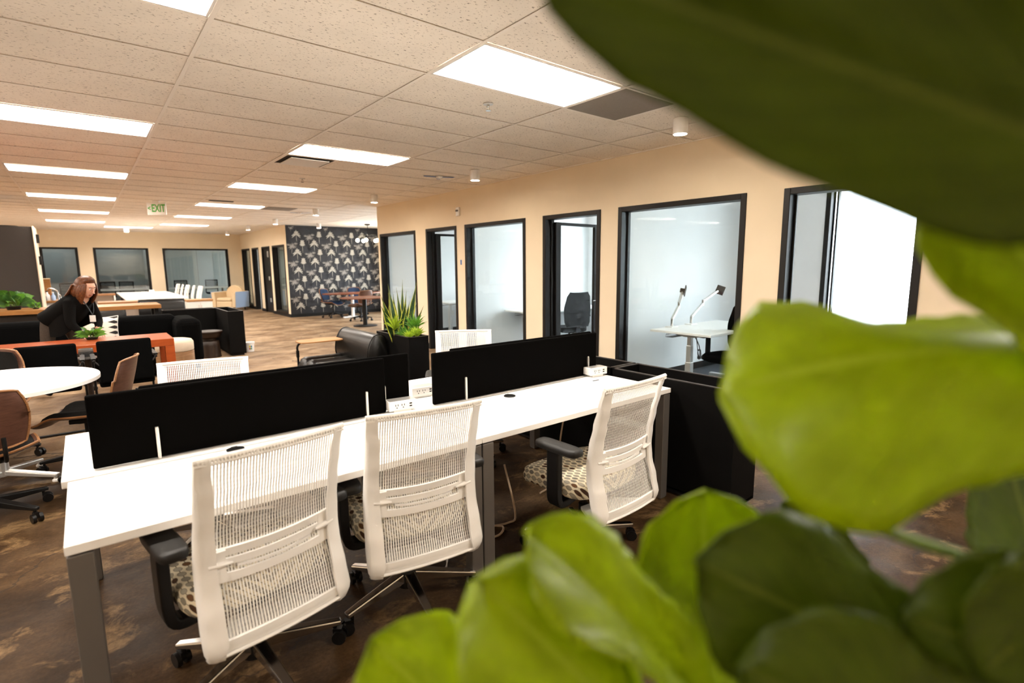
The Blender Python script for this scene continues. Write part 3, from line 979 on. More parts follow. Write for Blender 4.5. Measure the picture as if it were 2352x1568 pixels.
def text_obj(name, body, size, mat, parent, loc, rot, depth=.002, sx=1.0):
    cu = bpy.data.curves.new(name, 'FONT')
    cu.body = body
    cu.size = size
    cu.extrude = depth
    cu.offset = size * .022
    cu.align_x = 'CENTER'
    cu.align_y = 'CENTER'
    tmp = bpy.data.objects.new(name + '_tmp', cu)
    COL.objects.link(tmp)
    dg = bpy.context.evaluated_depsgraph_get()
    me = bpy.data.meshes.new_from_object(tmp.evaluated_get(dg))
    bpy.data.objects.remove(tmp)
    me.materials.clear()
    me.materials.append(mat)
    o = bpy.data.objects.new(name, me)
    COL.objects.link(o)
    o.parent = parent
    o.location = loc
    o.rotation_euler = rot
    o.scale = (sx, 1, 1)
    return o
t = thing('exit_sign', 'white exit sign with green letters hanging from the ceiling', 'sign', (.56, 8.65, 2.743), -.62)
MB().box(-.06, .06, -.02, .02, -.03, 0).build('canopy', M['trim_white'], t, bevel=.004)
MB().box(-.165, .165, -.012, .012, -.255, -.03).build('panel', M['trim_white'], t, bevel=.005)
text_obj('letters', 'EXIT', .19, M['green_ink'], t, (.035, -.0125, -.14), (PI / 2, 0, 0), .001, .62)
text_obj('arrow_mark', '<', .12, M['green_ink'], t, (-.125, -.0125, -.14), (PI / 2, 0, 0), .001, .8)
# ------------------------------------------------------------------ bench desks
def bench_desk(lab, x0, x1, y0, y1, legs, grom=None):
    t = thing('bench_desk', lab, 'desk', ((x0 + x1) / 2, (y0 + y1) / 2, 0), 0, 'white bench desks')
    hx, hy = (x1 - x0) / 2 - .002, (y1 - y0) / 2
    mb = MB()
    mb.box(-hx, hx, -hy, hy, .712, .742)
    top = mb.build('desktop', M['laminate'], t, bevel=.003)
    for lx, ly in legs:
        m2 = MB().box(lx - .032, lx + .032, ly - .03, ly + .03, 0.008, .706)
        m2.box(lx - .028, lx + .028, ly - .026, ly + .026, 0, .008)
        m2.build('leg', M['silver'], t, bevel=.006)
    mb = MB()
    xs = sorted({l[0] for l in legs})
    for lx in xs:
        mb.box(lx - .03, lx + .03, -hy + .06, hy - .03, .672, .708)
    mb.build('leg_bar', M['silver'], t, bevel=.004)
    MB().box(-hx + .05, hx - .05, -.03, .03, .665, .708).build('support_rail', M['silver'], t, bevel=.003)
    if grom:
        g = MB().lathe([(.036, 0), (.036, .004), (.031, .006), (.0, .005)], 24, (grom[0] - t.location.x, grom[1] - t.location.y, .742))
        gr = g.build('grommet', M['plastic_black'], t, smooth=40)
        MB().box(grom[0] - t.location.x - .012, grom[0] - t.location.x + .012, grom[1] - t.location.y + .012, grom[1] - t.location.y + .03, .7475, .7495).build('cable_notch', M['dark_hole'], gr)
    return t
bench_desk('near white bench desk at the left end of the row, black screen behind it', -.735, .757, -1.175, -.578, [(-.71, -.265), (.712, -.265)], (-.166, -.60))
bench_desk('near white bench desk at the right end of the row beside the black planter', .757, 2.26, -1.175, -.578, [(-.715, -.265), (.715, -.265)], (1.34, -.655))
bench_desk('rear white bench desk at the left end of the row behind the black screen', -.755, .752, -.556, .155, [(-.71, .31), (.71, .31)])
bench_desk('rear white bench desk at the right end of the row behind the black screen', .757, 2.26, -.556, .155, [(-.715, .31), (.715, .31)])
tag(MB().box(-.655, 2.25, -.576, -.558, .69, .738).build('cable_trough', M['bright'], bevel=.002), 'slim silver cable trough between the two rows of desks', 'trough')

def screen(lab, x0, x1, y, brackets, z1=1.045):
    t = thing('desk_screen', lab, 'screen', ((x0 + x1) / 2, y, 0), 0, 'black desk divider screens')
    hw = (x1 - x0) / 2
    MB().box(-hw, hw, -.013, .013, .746, z1).build('fabric_panel', M['fabric_black'], t, bevel=.007)
    for bx in brackets:
        m = MB()
        m.cyl((bx - t.location.x, -.019, .744), (bx - t.location.x, -.019, .880), .0065, n=12)
        m.box(bx - t.location.x - .006, bx - t.location.x + .006, -.024, -.013, .743, .876)
        m.build('bracket', M['bright'], t, smooth=40)
screen('black fabric desk screen nearest the camera on the left desks', -.655, .602, -.487, (-.435, .49))
screen('black fabric desk screen just behind the left front one', -.478, .777, -.425, (.62,))
screen('black fabric desk screen on the right desks, front one', .873, 2.243, -.535, (1.09, 2.15))
screen('black fabric desk screen on the right desks, just behind the front one', 1.037, 2.255, -.472, ())

def power_box(lab, x, y, rz, label_front=True):
    t = thing('power_box', lab, 'power outlet', (x, y, .742), rz, 'desk power boxes')
    MB().box(-.05, .05, -.03, .03, 0, .014).build('foot', M['trim_white'], t, bevel=.002)
    MB().box(-.078, .078, -.04, .04, .014, .066).build('box', M['plastic_white'], t, bevel=.004)
    MB().box(-.072, .072, -.036, .036, .0655, .0675).build('lid', M['bright'], t, bevel=.001)
    for k, ox in enumerate((-.036, .0)):
        for s in (-1, 1):
            MB().box(ox + s * .007 - .0015, ox + s * .007 + .0015, -.0412, -.0395, .040, .050).build('slot', M['dark_hole'], t)
        MB().cyl((ox, -.0412, .031), (ox, -.0395, .031), .003, n=10).build('ground_hole', M['dark_hole'], t)
    for z in (.030, .044):
        MB().box(.036, .05, -.0412, -.0395, z, z + .007).build('usb_port', M['dark_hole'], t)
power_box('white power box on the left desk between the two screens', .68, -.515, -.12)
power_box('white power box at the right end of the desks by the planter', 2.175, -.60, -.12)
power_box('white power box on the rear desk half hidden by the right screen', .93, -.30, -.1)
tag(MB().box(-.03, .03, -.004, .004, 0, .002).build('cable_slot', M['dark_hole'], loc=(2.06, -.71, .7425)), 'small dark cable slot cut in the right desk top', 'slot')

# ------------------------------------------------------------------ task chairs with white mesh backs
def caster_mesh():
    mb = MB()
    for s in (-1, 1):
        mb.cyl((s * .008, -.012, .028), (s * .026, -.012, .028), .028, n=18)
    mb.box(-.012, .012, -.022, .014, .028, .062)
    mb.cyl((0, .008, .05), (0, .008, .082), .008, n=8)
    return mb.mesh('caster', M['plastic_black'], 40)
CASTER = caster_mesh()
def star_base(t, mat, R=.33, z=.075, hub=.045, colm=None, coltop=.40, foot_h=.035, rot0=.3):
    for k in range(5):
        a = rot0 + 2 * PI * k / 5
        d = Vector((math.cos(a), math.sin(a), 0))
        m = MB().beam(d * .03 + Vector((0, 0, z + .048)), d * R + Vector((0, 0, z + .010)), .048, .05, w1=.032, h1=.022)
        leg = m.build('base_leg', mat, t, bevel=.006)
        linked('caster', CASTER, leg, d * (R - .018), (0, 0, a + 1.1))
    MB().lathe([(hub, z), (hub, z + .07), (hub * .8, z + .085)], 20).build('hub', M['plastic_black'], t, smooth=40)
    m = MB().lathe([(.026, z + .08), (.026, z + .20), (.016, z + .202), (.016, coltop)], 16)
    m.build('gas_column', colm or M['plastic_black'], t, smooth=40)

BACK_PROF = [(.300, -.235), (.325, -.280), (.37, -.290), (.45, -.270), (.55, -.245), (.62, -.240), (.71, -.250), (.80, -.270), (.90, -.295), (.985, -.318)]
def back_y(z):
    return interp(BACK_PROF, z)
def half_w(z):
    return interp([(.30, .212), (.37, .230), (.60, .222), (.80, .217), (.985, .218)], z)
def back_pt(u, z, off=0.0, inset=0.0):
    """u in -1..1 across; the mesh is hollowed a little towards the sitter's back"""
    hw = half_w(z) - inset
    y = back_y(z) - .030 * (1 - u * u) * .6 + off
    return Vector((u * hw, y, z))
def task_chair(lab, loc, rz, group):
    t = thing('task_chair', lab, 'chair', loc, rz, group)
    star_base(t, M['chrome'], .32, rot0=.95)
    m = MB()
    m.box(-.10, .10, -.16, .12, .365, .405)
    m.box(-.05, .05, -.05, .05, .34, .37)
    m.tube([(.10, .03, .385), (.22, .05, .38)], .007, 8)
    m.build('mechanism', M['plastic_black'], t, bevel=.006)
    # seat cushion: rounded slab with a waterfall front
    def ring(s, z, dz=0):
        pts = []
        for k in range(32):
            a = 2 * PI * k / 32
            c, sn = math.cos(a), math.sin(a)
            e = .42
            x = .255 * s * math.copysign(abs(c) ** e, c)
            y = .235 * s * math.copysign(abs(sn) ** e, sn) + .03
            zz = z - (.030 * smoothstep(.12, .28, y)) + .006 * abs(x / .25) ** 2
            pts.append(Vector((x, y, zz)))
        return pts
    m = MB().loft([ring(.80, .405), ring(.96, .410), ring(1.0, .432), ring(1.0, .462), ring(.97, .483), ring(.90, .492), ring(.60, .488), ring(.25, .484)])
    m.build('seat', M['ovals'], t, smooth=60)
    # side rails
    for s in (-1, 1):
        m = MB()
        rings = []
        zs = [.305 + (.982 - .305) * k / 28 for k in range(29)]
        for z in zs:
            w = interp([(.305, .034), (.39, .062), (.60, .054), (.85, .046), (.982, .038)], z)
            d = interp([(.305, .03), (.48, .046), (.8, .034), (.982, .024)], z)
            xo = s * (half_w(z) + .016)
            xi = xo - s * w
            y = back_y(z)
            sl = -.010
            rings.append([Vector((xo, y + d * .5, z)), Vector((xo, y - d * .15, z)), Vector((xo - s * .012, y - d * .5, z)), Vector((xi, y - d * .5 + sl, z)), Vector((xi - s * .002, y - d * .30 + sl, z)), Vector((xo - s * .02, y + d * .4, z))])
        if s < 0:
            rings = [r[::-1] for r in rings]
        m.loft(rings)
        m.build('side_rail', M['plastic_white'], t, smooth=50)
    # top bar: rolled edge with fine ribs
    m = MB()
    m.tube([back_pt(u, .986, -.002, -.018) for u in [-1 + 2 * k / 20 for k in range(21)]], .0095, 8)
    m.tube([back_pt(u, .973, -.010, -.016) for u in [-1 + 2 * k / 20 for k in range(21)]], .004, 6)
    bar = m.build('top_bar', M['plastic_white'], t, smooth=50)
    m = MB()
    for k in range(46):
        u = -.97 + 1.94 * k / 45
        p = back_pt(u, .982, -.011, -.014)
        m.obox(p, (.0045, .006, .010))
    stuff(m.build('rib_row', M['strand'], t))
    # mesh: vertical ribbons with fine cross threads
    m = MB()
    N = 44
    zl = [.36 + (.978 - .36) * k / 17 for k in range(18)]
    for k in range(N):
        u = -.93 + 1.86 * (k + .5) / N
        hw = .0050 / .21 * .5
        vs, fs = [], []
        for z in zl:
            vs += [back_pt(u - hw, z, .004), back_pt(u + hw, z, .004)]
        for i in range(len(zl) - 1):
            fs.append((2 * i, 2 * i + 1, 2 * i + 3, 2 * i + 2))
        m.add(vs, fs)
    for k in range(44):
        z = .37 + (.975 - .37) * k / 43
        vs, fs = [], []
        for i in range(11):
            u = -.94 + 1.88 * i / 10
            vs += [back_pt(u, z - .0006, .005), back_pt(u, z + .0006, .005)]
        for i in range(10):
            fs.append((2 * i, 2 * i + 2, 2 * i + 3, 2 * i + 1))
        m.add(vs, fs)
    stuff(m.build('back_mesh', M['strand'], t))
    # lower cross band and spine
    def band(name, z0, z1, off, th, u0=-1.0, u1=1.0, mat=None, bow=0.0):
        mm = MB()
        mm.shell(lambda a, b: back_pt(u0 + (u1 - u0) * a, z0 + (z1 - z0) * b + bow * (1 - (2 * a - 1) ** 2), off), 16, 3, th)
        return mm.build(name, mat or M['plastic_white'], t, smooth=45)
    band('lower_band', .335, .385, -.008, .012)
    m = MB()
    m.tube([back_pt(u, .342, -.016) for u in [-.9 + 1.8 * k / 16 for k in range(17)]], .006, 6)
    m.build('lower_piping', M['plastic_white'], t, smooth=50)
    m = MB()
    def spine(a, b):
        x = (2 * a - 1) * (.215 - .12 * b)
        return Vector((x, -.275 + .21 * b - .01 * math.cos(PI * (2 * a - 1) / 2), .338 - .030 * math.sin(PI * min(1, b * 1.2) * .5)))
    m.shell(spine, 14, 8, .016)
    m.build('back_support', M['plastic_white'], t, smooth=50)
    # lumbar panel: three slots between four bars, two grips
    lum = band('lumbar_bar', .645, .672, -.006, .009, -.93, .93, bow=-.012)
    for z0, z1, uu in ((.612, .634, .86), (.594, .602, .55), (.560, .588, .93)):
        band('lumbar_bar', z0, z1, -.007, .009, -uu, uu, bow=-.012)
    for s in (-1, 1):
        m = MB().shell(lambda a, b: back_pt(s * (.70 + .23 * a), .566 + .105 * b - .012 * (1 - .65), -.007), 4, 4, .009)
        m.build('lumbar_end', M['plastic_white'], t, smooth=45)
        p0, p1 = back_pt(s * .62, .618, -.018), back_pt(s * .93, .625, -.016)
        m = MB().tube([p0, p0 * .75 + p1 * .25, p0 * .4 + p1 * .6, p1], [.005, .0095, .012, .010], 10, flat=.75)
        m.build('lumbar_grip', M['plastic_white'], t, smooth=50)
    # arms
    for s in (-1, 1):
        m = MB()
        rings = []
        path = [(.12, -.03, .375), (.21, -.04, .365), (.262, -.05, .380), (.280, -.055, .43), (.284, -.06, .52), (.284, -.06, .60), (.282, -.06, .655)]
        P = spline([(s * a, b, c) for a, b, c in path], 3)
        for i in range(len(P)):
            tdir = (P[min(i + 1, len(P) - 1)] - P[max(i - 1, 0)]).normalized()
            nx = tdir.cross(Vector((0, 1, 0))).normalized()
            w, d = .018, .038
            rings.append([P[i] + nx * w + Vector((0, d, 0)), P[i] - nx * w + Vector((0, d, 0)), P[i] - nx * w - Vector((0, d, 0)), P[i] + nx * w - Vector((0, d, 0))])
        m.loft(rings)
        arm = m.build('arm_post', M['plastic_black'], t, bevel=.006)
        m = MB()
        def pr(sc, z):
            pts = []
            for k in range(24):
                a = 2 * PI * k / 24
                c, sn = math.cos(a), math.sin(a)
                pts.append(Vector((s * .272 + .045 * sc * math.copysign(abs(c) ** .45, c), -.075 + .135 * (sc * .3 + .7) * math.copysign(abs(sn) ** .4, sn), z)))
            return pts
        m.loft([pr(.72, .650), pr(.96, .656), pr(1, .668), pr(.97, .680), pr(.86, .685), pr(.4, .6855)])
        m.build('arm_pad', M['arm_pad'], t, smooth=50)
    return t
TC_GROUP = 'white mesh task chairs at the bench desks'
chair1 = task_chair('nearest white mesh task chair, at the left end of the near desk', (-.24, -1.05, 0), math.radians(9), TC_GROUP)
copy_thing(chair1, 'middle white mesh task chair at the near desks, between the other two', (.42, -1.03, 0), math.radians(-9), TC_GROUP)
copy_thing(chair1, 'white mesh task chair pulled out by the black planter at the right', (1.345, -1.27, 0), math.radians(2), TC_GROUP)
copy_thing(chair1, 'white mesh task chair behind the left black screen, only its back showing', (-.165, .13, 0), PI - .19, TC_GROUP)
copy_thing(chair1, 'white mesh task chair behind the right black screen, only its back showing', (1.66, .30, 0), PI - .56, TC_GROUP)

# cords on the floor and under the desks
def cord(name, pts, r, mat, lab):
    return tag(MB().tube(spline(pts, 6), r, 8).build(name, mat, smooth=60), lab, 'cord')
cord('extension_cord', [(1.32, -.62, .30), (1.30, -.75, .03), (1.22, -.78, .008), (1.10, -.74, .008), (1.00, -.70, .008), (.98, -.80, .008), (1.08, -.86, .008), (1.16, -.80, .012), (1.05, -.74, .016), (.93, -.78, .008)], .0065, M['beige_cord'], 'beige power cord looped on the floor under the right desk')
cord('extension_cord', [(.76, -.80, .30), (.74, -.86, .02), (.66, -.95, .007), (.60, -.86, .007), (.68, -.74, .007), (.78, -.70, .007), (.74, -.60, .06), (.72, -.50, .4)], .006, M['trim_white'], 'white power cord hanging down behind the middle desk leg')
cord('extension_cord', [(2.02, -.45, .68), (2.0, -.47, .5), (1.96, -.47, .3), (1.88, -.52, .1), (1.78, -.56, .012), (1.64, -.60, .008)], .006, M['beige_cord'], 'beige power cord hanging under the right end of the desks')

# ------------------------------------------------------------------ black planter troughs
def planter(lab, x0, x1, y0, y1, h=.78, group='black planter troughs', mat=None, wall_t=.02):
    t = thing('planter_trough', lab, 'planter', ((x0 + x1) / 2, (y0 + y1) / 2, 0), 0, group)
    hx, hy = (x1 - x0) / 2, (y1 - y0) / 2
    m = MB()
    m.box(-hx, hx, -hy, -hy + wall_t, .04, h)
    m.box(-hx, hx, hy - wall_t, hy, .04, h)
    m.box(-hx, -hx + wall_t, -hy + wall_t, hy - wall_t, .04, h)
    m.box(hx - wall_t, hx, -hy + wall_t, hy - wall_t, .04, h)
    m.box(-hx, hx, -hy, hy, .03, .05)
    m.build('body', mat or M['planter'], t)
    MB().box(-hx + .03, hx - .03, -hy + .03, hy - .03, 0, .03).build('plinth', M['rubber'], t)
    m = MB()
    for a in ((-hx, hx, -hy, -hy + wall_t), (-hx, hx, hy - wall_t, hy), (-hx, -hx + wall_t, -hy, hy), (hx - wall_t, hx, -hy, hy)):
        m.box(a[0] - .002, a[1] + .002, a[2] - .002, a[3] + .002, h, h + .006)
    m.build('rim', M['planter_rim'], t, bevel=.001)
    MB().box(-hx + wall_t, hx - wall_t, -hy + wall_t, hy - wall_t, h - .22, h - .14).build('liner', M['soil'], t)
    return t
planter('long black planter trough at the right end of the near desks', 2.315, 2.61, -1.58, -.64)
planter('black planter trough beyond the right end of the desks, behind the first', 2.315, 2.61, -.62, .90)
planter('black planter trough holding the snake plant behind the leather chair', 1.985, 2.225, 1.84, 2.62)
planter('dark planter trough end on the open floor beside the drum stool', 1.25, 1.50, 6.95, 8.15, .775)
planter('dark planter trough running behind the black sofa', .42, 1.245, 8.0, 8.22, .775)

# ------------------------------------------------------------------ plants in the trough
def blade_obj(name, mat, parent, base, tip, w, bend=(0, 0, 0), n=8, fold=.25):
    """long pointed leaf"""
    base, tip, bend = Vector(base), Vector(tip), Vector(bend)
    m = MB()
    vs, fs = [], []
    side = (tip - base).cross(Vector((random.uniform(-.4, .4), 1, 0)))
    side.normalize()
    for i in range(n + 1):
        t = i / n
        p = base.lerp(tip, t) + bend * math.sin(PI * t * .9)
        ww = w * (.55 + .45 * math.sin(PI * min(1, t * 1.25))) * (1 - smoothstep(.6, 1.0, t)) * .5 + .0008
        nrm = side.cross(tip - base).normalized()
        vs += [p - side * ww, p + nrm * ww * fold, p + side * ww]
    for i in range(n):
        for k in range(2):
            fs.append((3 * i + k, 3 * i + k + 1, 3 * i + 4 + k, 3 * i + 3 + k))
    m.add(vs, fs)
    me = m.mesh(name, mat, 60)
    uvl = me.uv_layers.new(name='UVMap')
    co = {}
    for i in range(n + 1):
        for k in range(3):
            co[3 * i + k] = (k / 2, i / n)
    for lp in me.loops:
        uvl.data[lp.index].uv = co[lp.vertex_index]
    o = bpy.data.objects.new(name, me)
    COL.objects.link(o)
    o.parent = parent
    return o
def snake_mat():
    m, nt, b = nmat('snake_plant_leaf')
    uv = nt.nodes.new('ShaderNodeUVMap')
    sp = nt.nodes.new('ShaderNodeSeparateXYZ')
    nt.links.new(uv.outputs[0], sp.inputs[0])
    au = mth(nt, 'ABSOLUTE', mth(nt, 'SUBTRACT', sp.outputs[0], .5))
    edge = mth(nt, 'GREATER_THAN', au, .34)
    mp = nt.nodes.new('ShaderNodeMapping')
    mp.inputs['Scale'].default_value = (3, 26, 1)
    nt.links.new(uv.outputs[0], mp.inputs[0])
    r = noise_ramp(nt, mp.outputs[0], 2, [(.35, (.012, .04, .012)), (.65, (.05, .11, .03))], 3)
    c = mixc(nt, edge, r.outputs[0], (.66, .64, .10))
    nt.links.new(c, b.inputs['Base Color'])
    setp(b, Roughness=.4)
    return m
SNAKE = snake_mat()
t = thing('snake_plant', 'tall snake plant with yellow-edged upright leaves in the black trough', 'plant', (2.09, 2.20, .62))
rn = random.Random(11)
tips = [(-.20, .05, .60), (-.16, -.05, .72), (-.09, .10, .62), (-.05, -.02, .68), (-.02, .12, .60), (.03, -.08, .56), (.06, .05, .76), (.10, -.02, .52), (.13, .10, .64),
        (.18, -.05, .74), (.22, .04, .50), (.26, -.04, .46), (-.24, -.02, .50), (.0, -.12, .45), (-.12, .02, .46), (.08, -.1, .42)]
for k, (x, y, z) in enumerate(tips):
    b = (x * .28 + rn.uniform(-.03, .03), y * .4 + rn.uniform(-.05, .05), .0)
    blade_obj('leaf', SNAKE, t, b, (x * 1.05, y, z), .074 + rn.uniform(-.008, .014), (-.04 * x, 0, .01), 9)
def rosette(lab, loc, n, R, mat, w=.014, up=.8, seed=1, name='spiky_plant', droop=.0):
    r = random.Random(seed)
    t = thing(name, lab, 'plant', loc, 0)
    for k in range(n):
        a = 2.4 * k
        el = up * (.25 + .75 * ((k + .5) / n))
        L = R * (.75 + .35 * r.random())
        d = Vector((math.cos(a) * math.cos(el), math.sin(a) * math.cos(el), math.sin(el)))
        blade_obj('leaf', mat, t, (0, 0, 0), d * L - Vector((0, 0, droop * L)), w, (0, 0, .15 * L), 6)
    return t
rosette('spiky light green filler plant left of the snake plant', (1.99, 2.16, .84), 30, .16, M['leaf_lime'], .016, 1.4, 3)
rosette('spiky green filler plant right of the snake plant', (2.16, 2.02, .84), 34, .18, M['leaf_mid'], .016, 1.3, 4)
rosette('feathery green fern at the foot of the snake plant', (2.06, 2.02, .75), 34, .16, M['leaf_mid'], .018, 1.2, 5, 'fern', .05)
rosette('lime green succulent on the near right corner of the trough', (2.14, 1.94, .77), 40, .12, M['leaf_lime'], .016, 1.3, 6, 'succulent')
rosette('dark green leafy filler behind the succulents in the trough', (2.12, 2.35, .75), 30, .17, M['leaf_dark'], .03, 1.2, 8, 'leafy_plant')
rosette('second lime succulent beside the fern at the near end of the trough', (2.04, 1.93, .76), 30, .10, M['leaf_lime'], .011, 1.3, 9, 'succulent')

# ------------------------------------------------------------------ leather lounge chair with tablet arm
def lounge(lab, loc, rz, tablet=True):
    t = thing('lounge_chair', lab, 'chair', loc, rz, 'black leather lounge chairs')
    W2 = .49
    # tufted seat: three channels running front to back
    m = MB()
    def seat(u, v):
        x = -W2 + 2 * W2 * u
        y = -.30 + .66 * v
        ch = abs(math.sin(PI * 4 * u))
        e = min(1, min(u, 1 - u) / .04) ** .5
        f = min(1, (1 - v) / .08) ** .5
        return Vector((x, y, .35 + (.085 + .045 * ch ** .6) * e * f))
    m.shell(seat, 64, 18, 0)
    m.box(-W2, W2, -.30, .36, .25, .352)
    m.build('seat', M['leather'], t, smooth=50)
    m = MB()
    prof = [(-.14, .40), (-.11, .50), (-.12, .62), (-.16, .72), (-.22, .775), (-.30, .77), (-.345, .70), (-.35, .55), (-.345, .38), (-.24, .36)]
    pr = spline([(0, a, b) for a, b in prof] + [(0, prof[0][0], prof[0][1])], 4)[:-1]
    rings = []
    for x, s in ((-W2, .90), (-W2 + .015, .97), (-W2 + .05, 1.0), (0, 1.0), (W2 - .05, 1.0), (W2 - .015, .97), (W2, .90)):
        rings.append([Vector((x, -.235 + (p.y + .235) * s, .56 + (p.z - .56) * s)) for p in pr][::-1])
    m.loft(rings)
    bk = m.build('backrest', M['leather'], t, smooth=60)
    m = MB()
    for x in (-W2 + .02, W2 - .02):
        m.tube([Vector((x, p.y * 1.0, p.z)) for p in pr], .006, 6, closed=True)
    m.build('piping', M['leather'], bk, smooth=60)
    m = MB()
    m.box(-W2 - .006, W2 + .006, -.34, .372, .20, .25)
    m.build('seat_frame', M['plastic_black'], t, bevel=.008)
    for sx in (-1, 1):
        for y in (-.30, .32):
            MB().cyl((sx * .44, y, .20), (sx * .44, y, 0), .018, .014).build('leg', M['plastic_black'], t, smooth=40)
    if tablet:
        m = MB()
        m.tube(spline([(W2 + .03, .33, .18), (W2 + .03, .33, .50), (W2 + .03, .33, .585), (W2 + .015, .30, .632), (W2 - .04, .27, .645), (W2 - .10, .25, .646)], 5), .013, 10)
        m.cyl((W2 + .03, .33, .46), (W2 + .03, .33, .54), .018)
        m.build('tablet_post', M['plastic_black'], t, smooth=50)
        poly = []
        for k in range(24):
            a = 2 * PI * k / 24
            c, s = math.cos(a), math.sin(a)
            poly.append((W2 - .10 + .15 * math.copysign(abs(c) ** .55, c), .10 + .27 * math.copysign(abs(s) ** .55, s)))
        MB().prism(poly, .65, .666).build('tablet', M['tablet'], t, bevel=.004)
    return t
# faces the open floor at the left; its back is against the trough
lounge('black leather lounge chair with a wooden tablet, backed by the snake plant', (1.62, 2.80, 0), PI / 2)

# ------------------------------------------------------------------ walnut shell chairs round the tables
def shell_chair(lab, loc, rz, group, pad=None):
    t = thing('shell_chair', lab, 'chair', loc, rz, group)
    star_base(t, M['plastic_black'], .31, rot0=.4, colm=M['plastic_black'])
    MB().box(-.09, .09, -.10, .08, .375, .41).build('mechanism', M['plastic_black'], t, bevel=.006)
    MB().cyl((.08, .06, .40), (.08, .06, .34), .03, n=12).build('tension_knob', M['plastic_black'], t, smooth=40)
    def back(u, v, r=.36):
        a = (2 * u - 1) * .68
        z = .50 + .36 * v
        taper = 1 - .12 * (2 * v - 1) ** 2 - .06 * smoothstep(.8, 1, v)
        lean = -.09 * (v - .2)
        return Vector((math.sin(a) * r * taper * 1.0, -.02 - math.cos(a) * r * .78 + lean, z - .02 * abs(2 * u - 1) ** 3 * (1 if v > .5 else -1)))
    m = MB().shell(back, 18, 10, .012)
    bk = m.build('back_shell', M['walnut'], t, smooth=50)
    m = MB().shell(lambda u, v: back(.05 + .9 * u, .05 + .9 * v, .335), 16, 9, .012)
    m.build('back_pad', pad or M['charcoal'], t, smooth=50)
    rim = [back(u, 1) for u in [k / 16 for k in range(17)]] + [back(1, 1 - k / 8) for k in range(1, 9)] + [back(1 - k / 16, 0) for k in range(1, 17)] + [back(0, k / 8) for k in range(1, 8)]
    MB().tube(rim, .0075, 6, closed=True).build('ply_rim', M['ply_edge'], bk, smooth=50)
    def seat(u, v):
        x = (2 * u - 1) * (.245 + .02 * math.sin(PI * v))
        y = -.24 + .48 * v
        z = .425 + .05 * (2 * u - 1) ** 2 + .035 * smoothstep(.25, 0, v) - .05 * smoothstep(.75, 1.0, v)
        return Vector((x, y, z))
    m = MB().shell(seat, 14, 14, .014)
    st = m.build('seat_shell', M['walnut'], t, smooth=50)
    rim = [seat(k / 12, 1) for k in range(13)] + [seat(1, 1 - k / 12) for k in range(1, 13)] + [seat(1 - k / 12, 0) for k in range(1, 13)] + [seat(0, k / 12) for k in range(1, 12)]
    MB().tube([p - Vector((0, 0, .006)) for p in rim], .008, 6, closed=True).build('ply_rim', M['ply_edge'], st, smooth=50)
    m = MB().shell(lambda u, v: seat(.04 + .92 * u, .04 + .92 * v) + Vector((0, 0, .045 * min(1, min(u, 1 - u, v, 1 - v) * 9) ** .5)), 14, 14, 0)
    m.build('seat_pad', pad or M['charcoal'], t, smooth=60)
    for s in (-1, 1):
        m = MB().tube(spline([(s * .09, -.06, .40), (s * .10, -.24, .42), (s * .10, -.318, .47), (s * .10, -.322, .58)], 4), .011, 8)
        m.build('back_bracket', M['plastic_black'], t, smooth=50)
    return t
G = 'walnut shell chairs around the white round table'
sc0 = shell_chair('walnut shell swivel chair at the right side of the white round table', (-.70, 2.02, 0), math.radians(72), G)
copy_thing(sc0, 'walnut shell swivel chair at the left edge of the photo, back to the camera', (-1.20, 1.30, 0), math.radians(8), G)
copy_thing(sc0, 'walnut shell swivel chair facing the camera behind the white round table', (-1.32, 2.74, 0), math.radians(177), G)
t = thing('round_table', 'white round meeting table with a silver pedestal at the left', 'table', (-1.20, 2.03, 0))
MB().lathe([(.60, .708), (.62, .712), (.62, .738), (.616, .742), (.0, .742)], 72).build('tabletop', M['laminate'], t, smooth=30)
MB().cyl((0, 0, .06), (0, 0, .70), .04, n=20).build('pedestal', M['bright'], t, smooth=40)
for k in range(4):
    a = -.55 + PI / 2 * k
    d = Vector((math.cos(a), math.sin(a), 0))
    f = MB().beam(d * .03 + Vector((0, 0, .085)), d * .36 + Vector((0, 0, .045)), .05, .04, w1=.045, h1=.025).build('foot', M['bright'], t, bevel=.006)
    MB().lathe([(.022, 0), (.022, .012), (.012, .02), (.012, .03)], 12, tuple(d * .34)).build('glide', M['trim_white'], f, smooth=40)
    MB().beam(d * .02 + Vector((0, 0, .69)), d * .40 + Vector((0, 0, .70)), .04, .02).build('top_bracket', M['plastic_black'], t)
# ------------------------------------------------------------------ lounge zone on the left
def guest_chair(lab, loc, rz):
    t = thing('guest_chair', lab, 'chair', loc, rz, 'black guest chairs at the red table')
    m = MB().box(-.215, .215, -.25, -.20, .44, .85)
    m.build('backrest', M['upholstery'], t, bevel=.02, seg=3)
    MB().box(-.22, .22, -.22, .24, .40, .47).build('seat', M['upholstery'], t, bevel=.02, seg=3)
    m = MB()
    for s in (-1, 1):
        m.tube(spline([(s * .245, -.24, .66), (s * .245, .20, .66), (s * .245, .25, .62), (s * .245, .25, .06), (s * .245, .21, .014), (s * .245, -.22, .014)], 5), .011, 8)
        m.tube([(s * .245, -.23, .66), (s * .21, -.235, .62)], .009, 6)
        m.tube([(s * .245, .235, .42), (s * .20, .20, .42)], .009, 6)
        m.box(s * .245 - .018, s * .245 + .018, -.20, .18, .667, .685)
    m.tube([(-.245, -.22, .014), (.245, -.22, .014)], .011, 8)
    m.build('frame', M['plastic_black'], t, smooth=50)
    return t
g0 = guest_chair('black guest chair in front of the red table, nearer its right end', (-.37, 3.42, 0), .02)
copy_thing(g0, 'black guest chair in front of the red table, nearer the left edge', (-.94, 3.42, 0), .0)
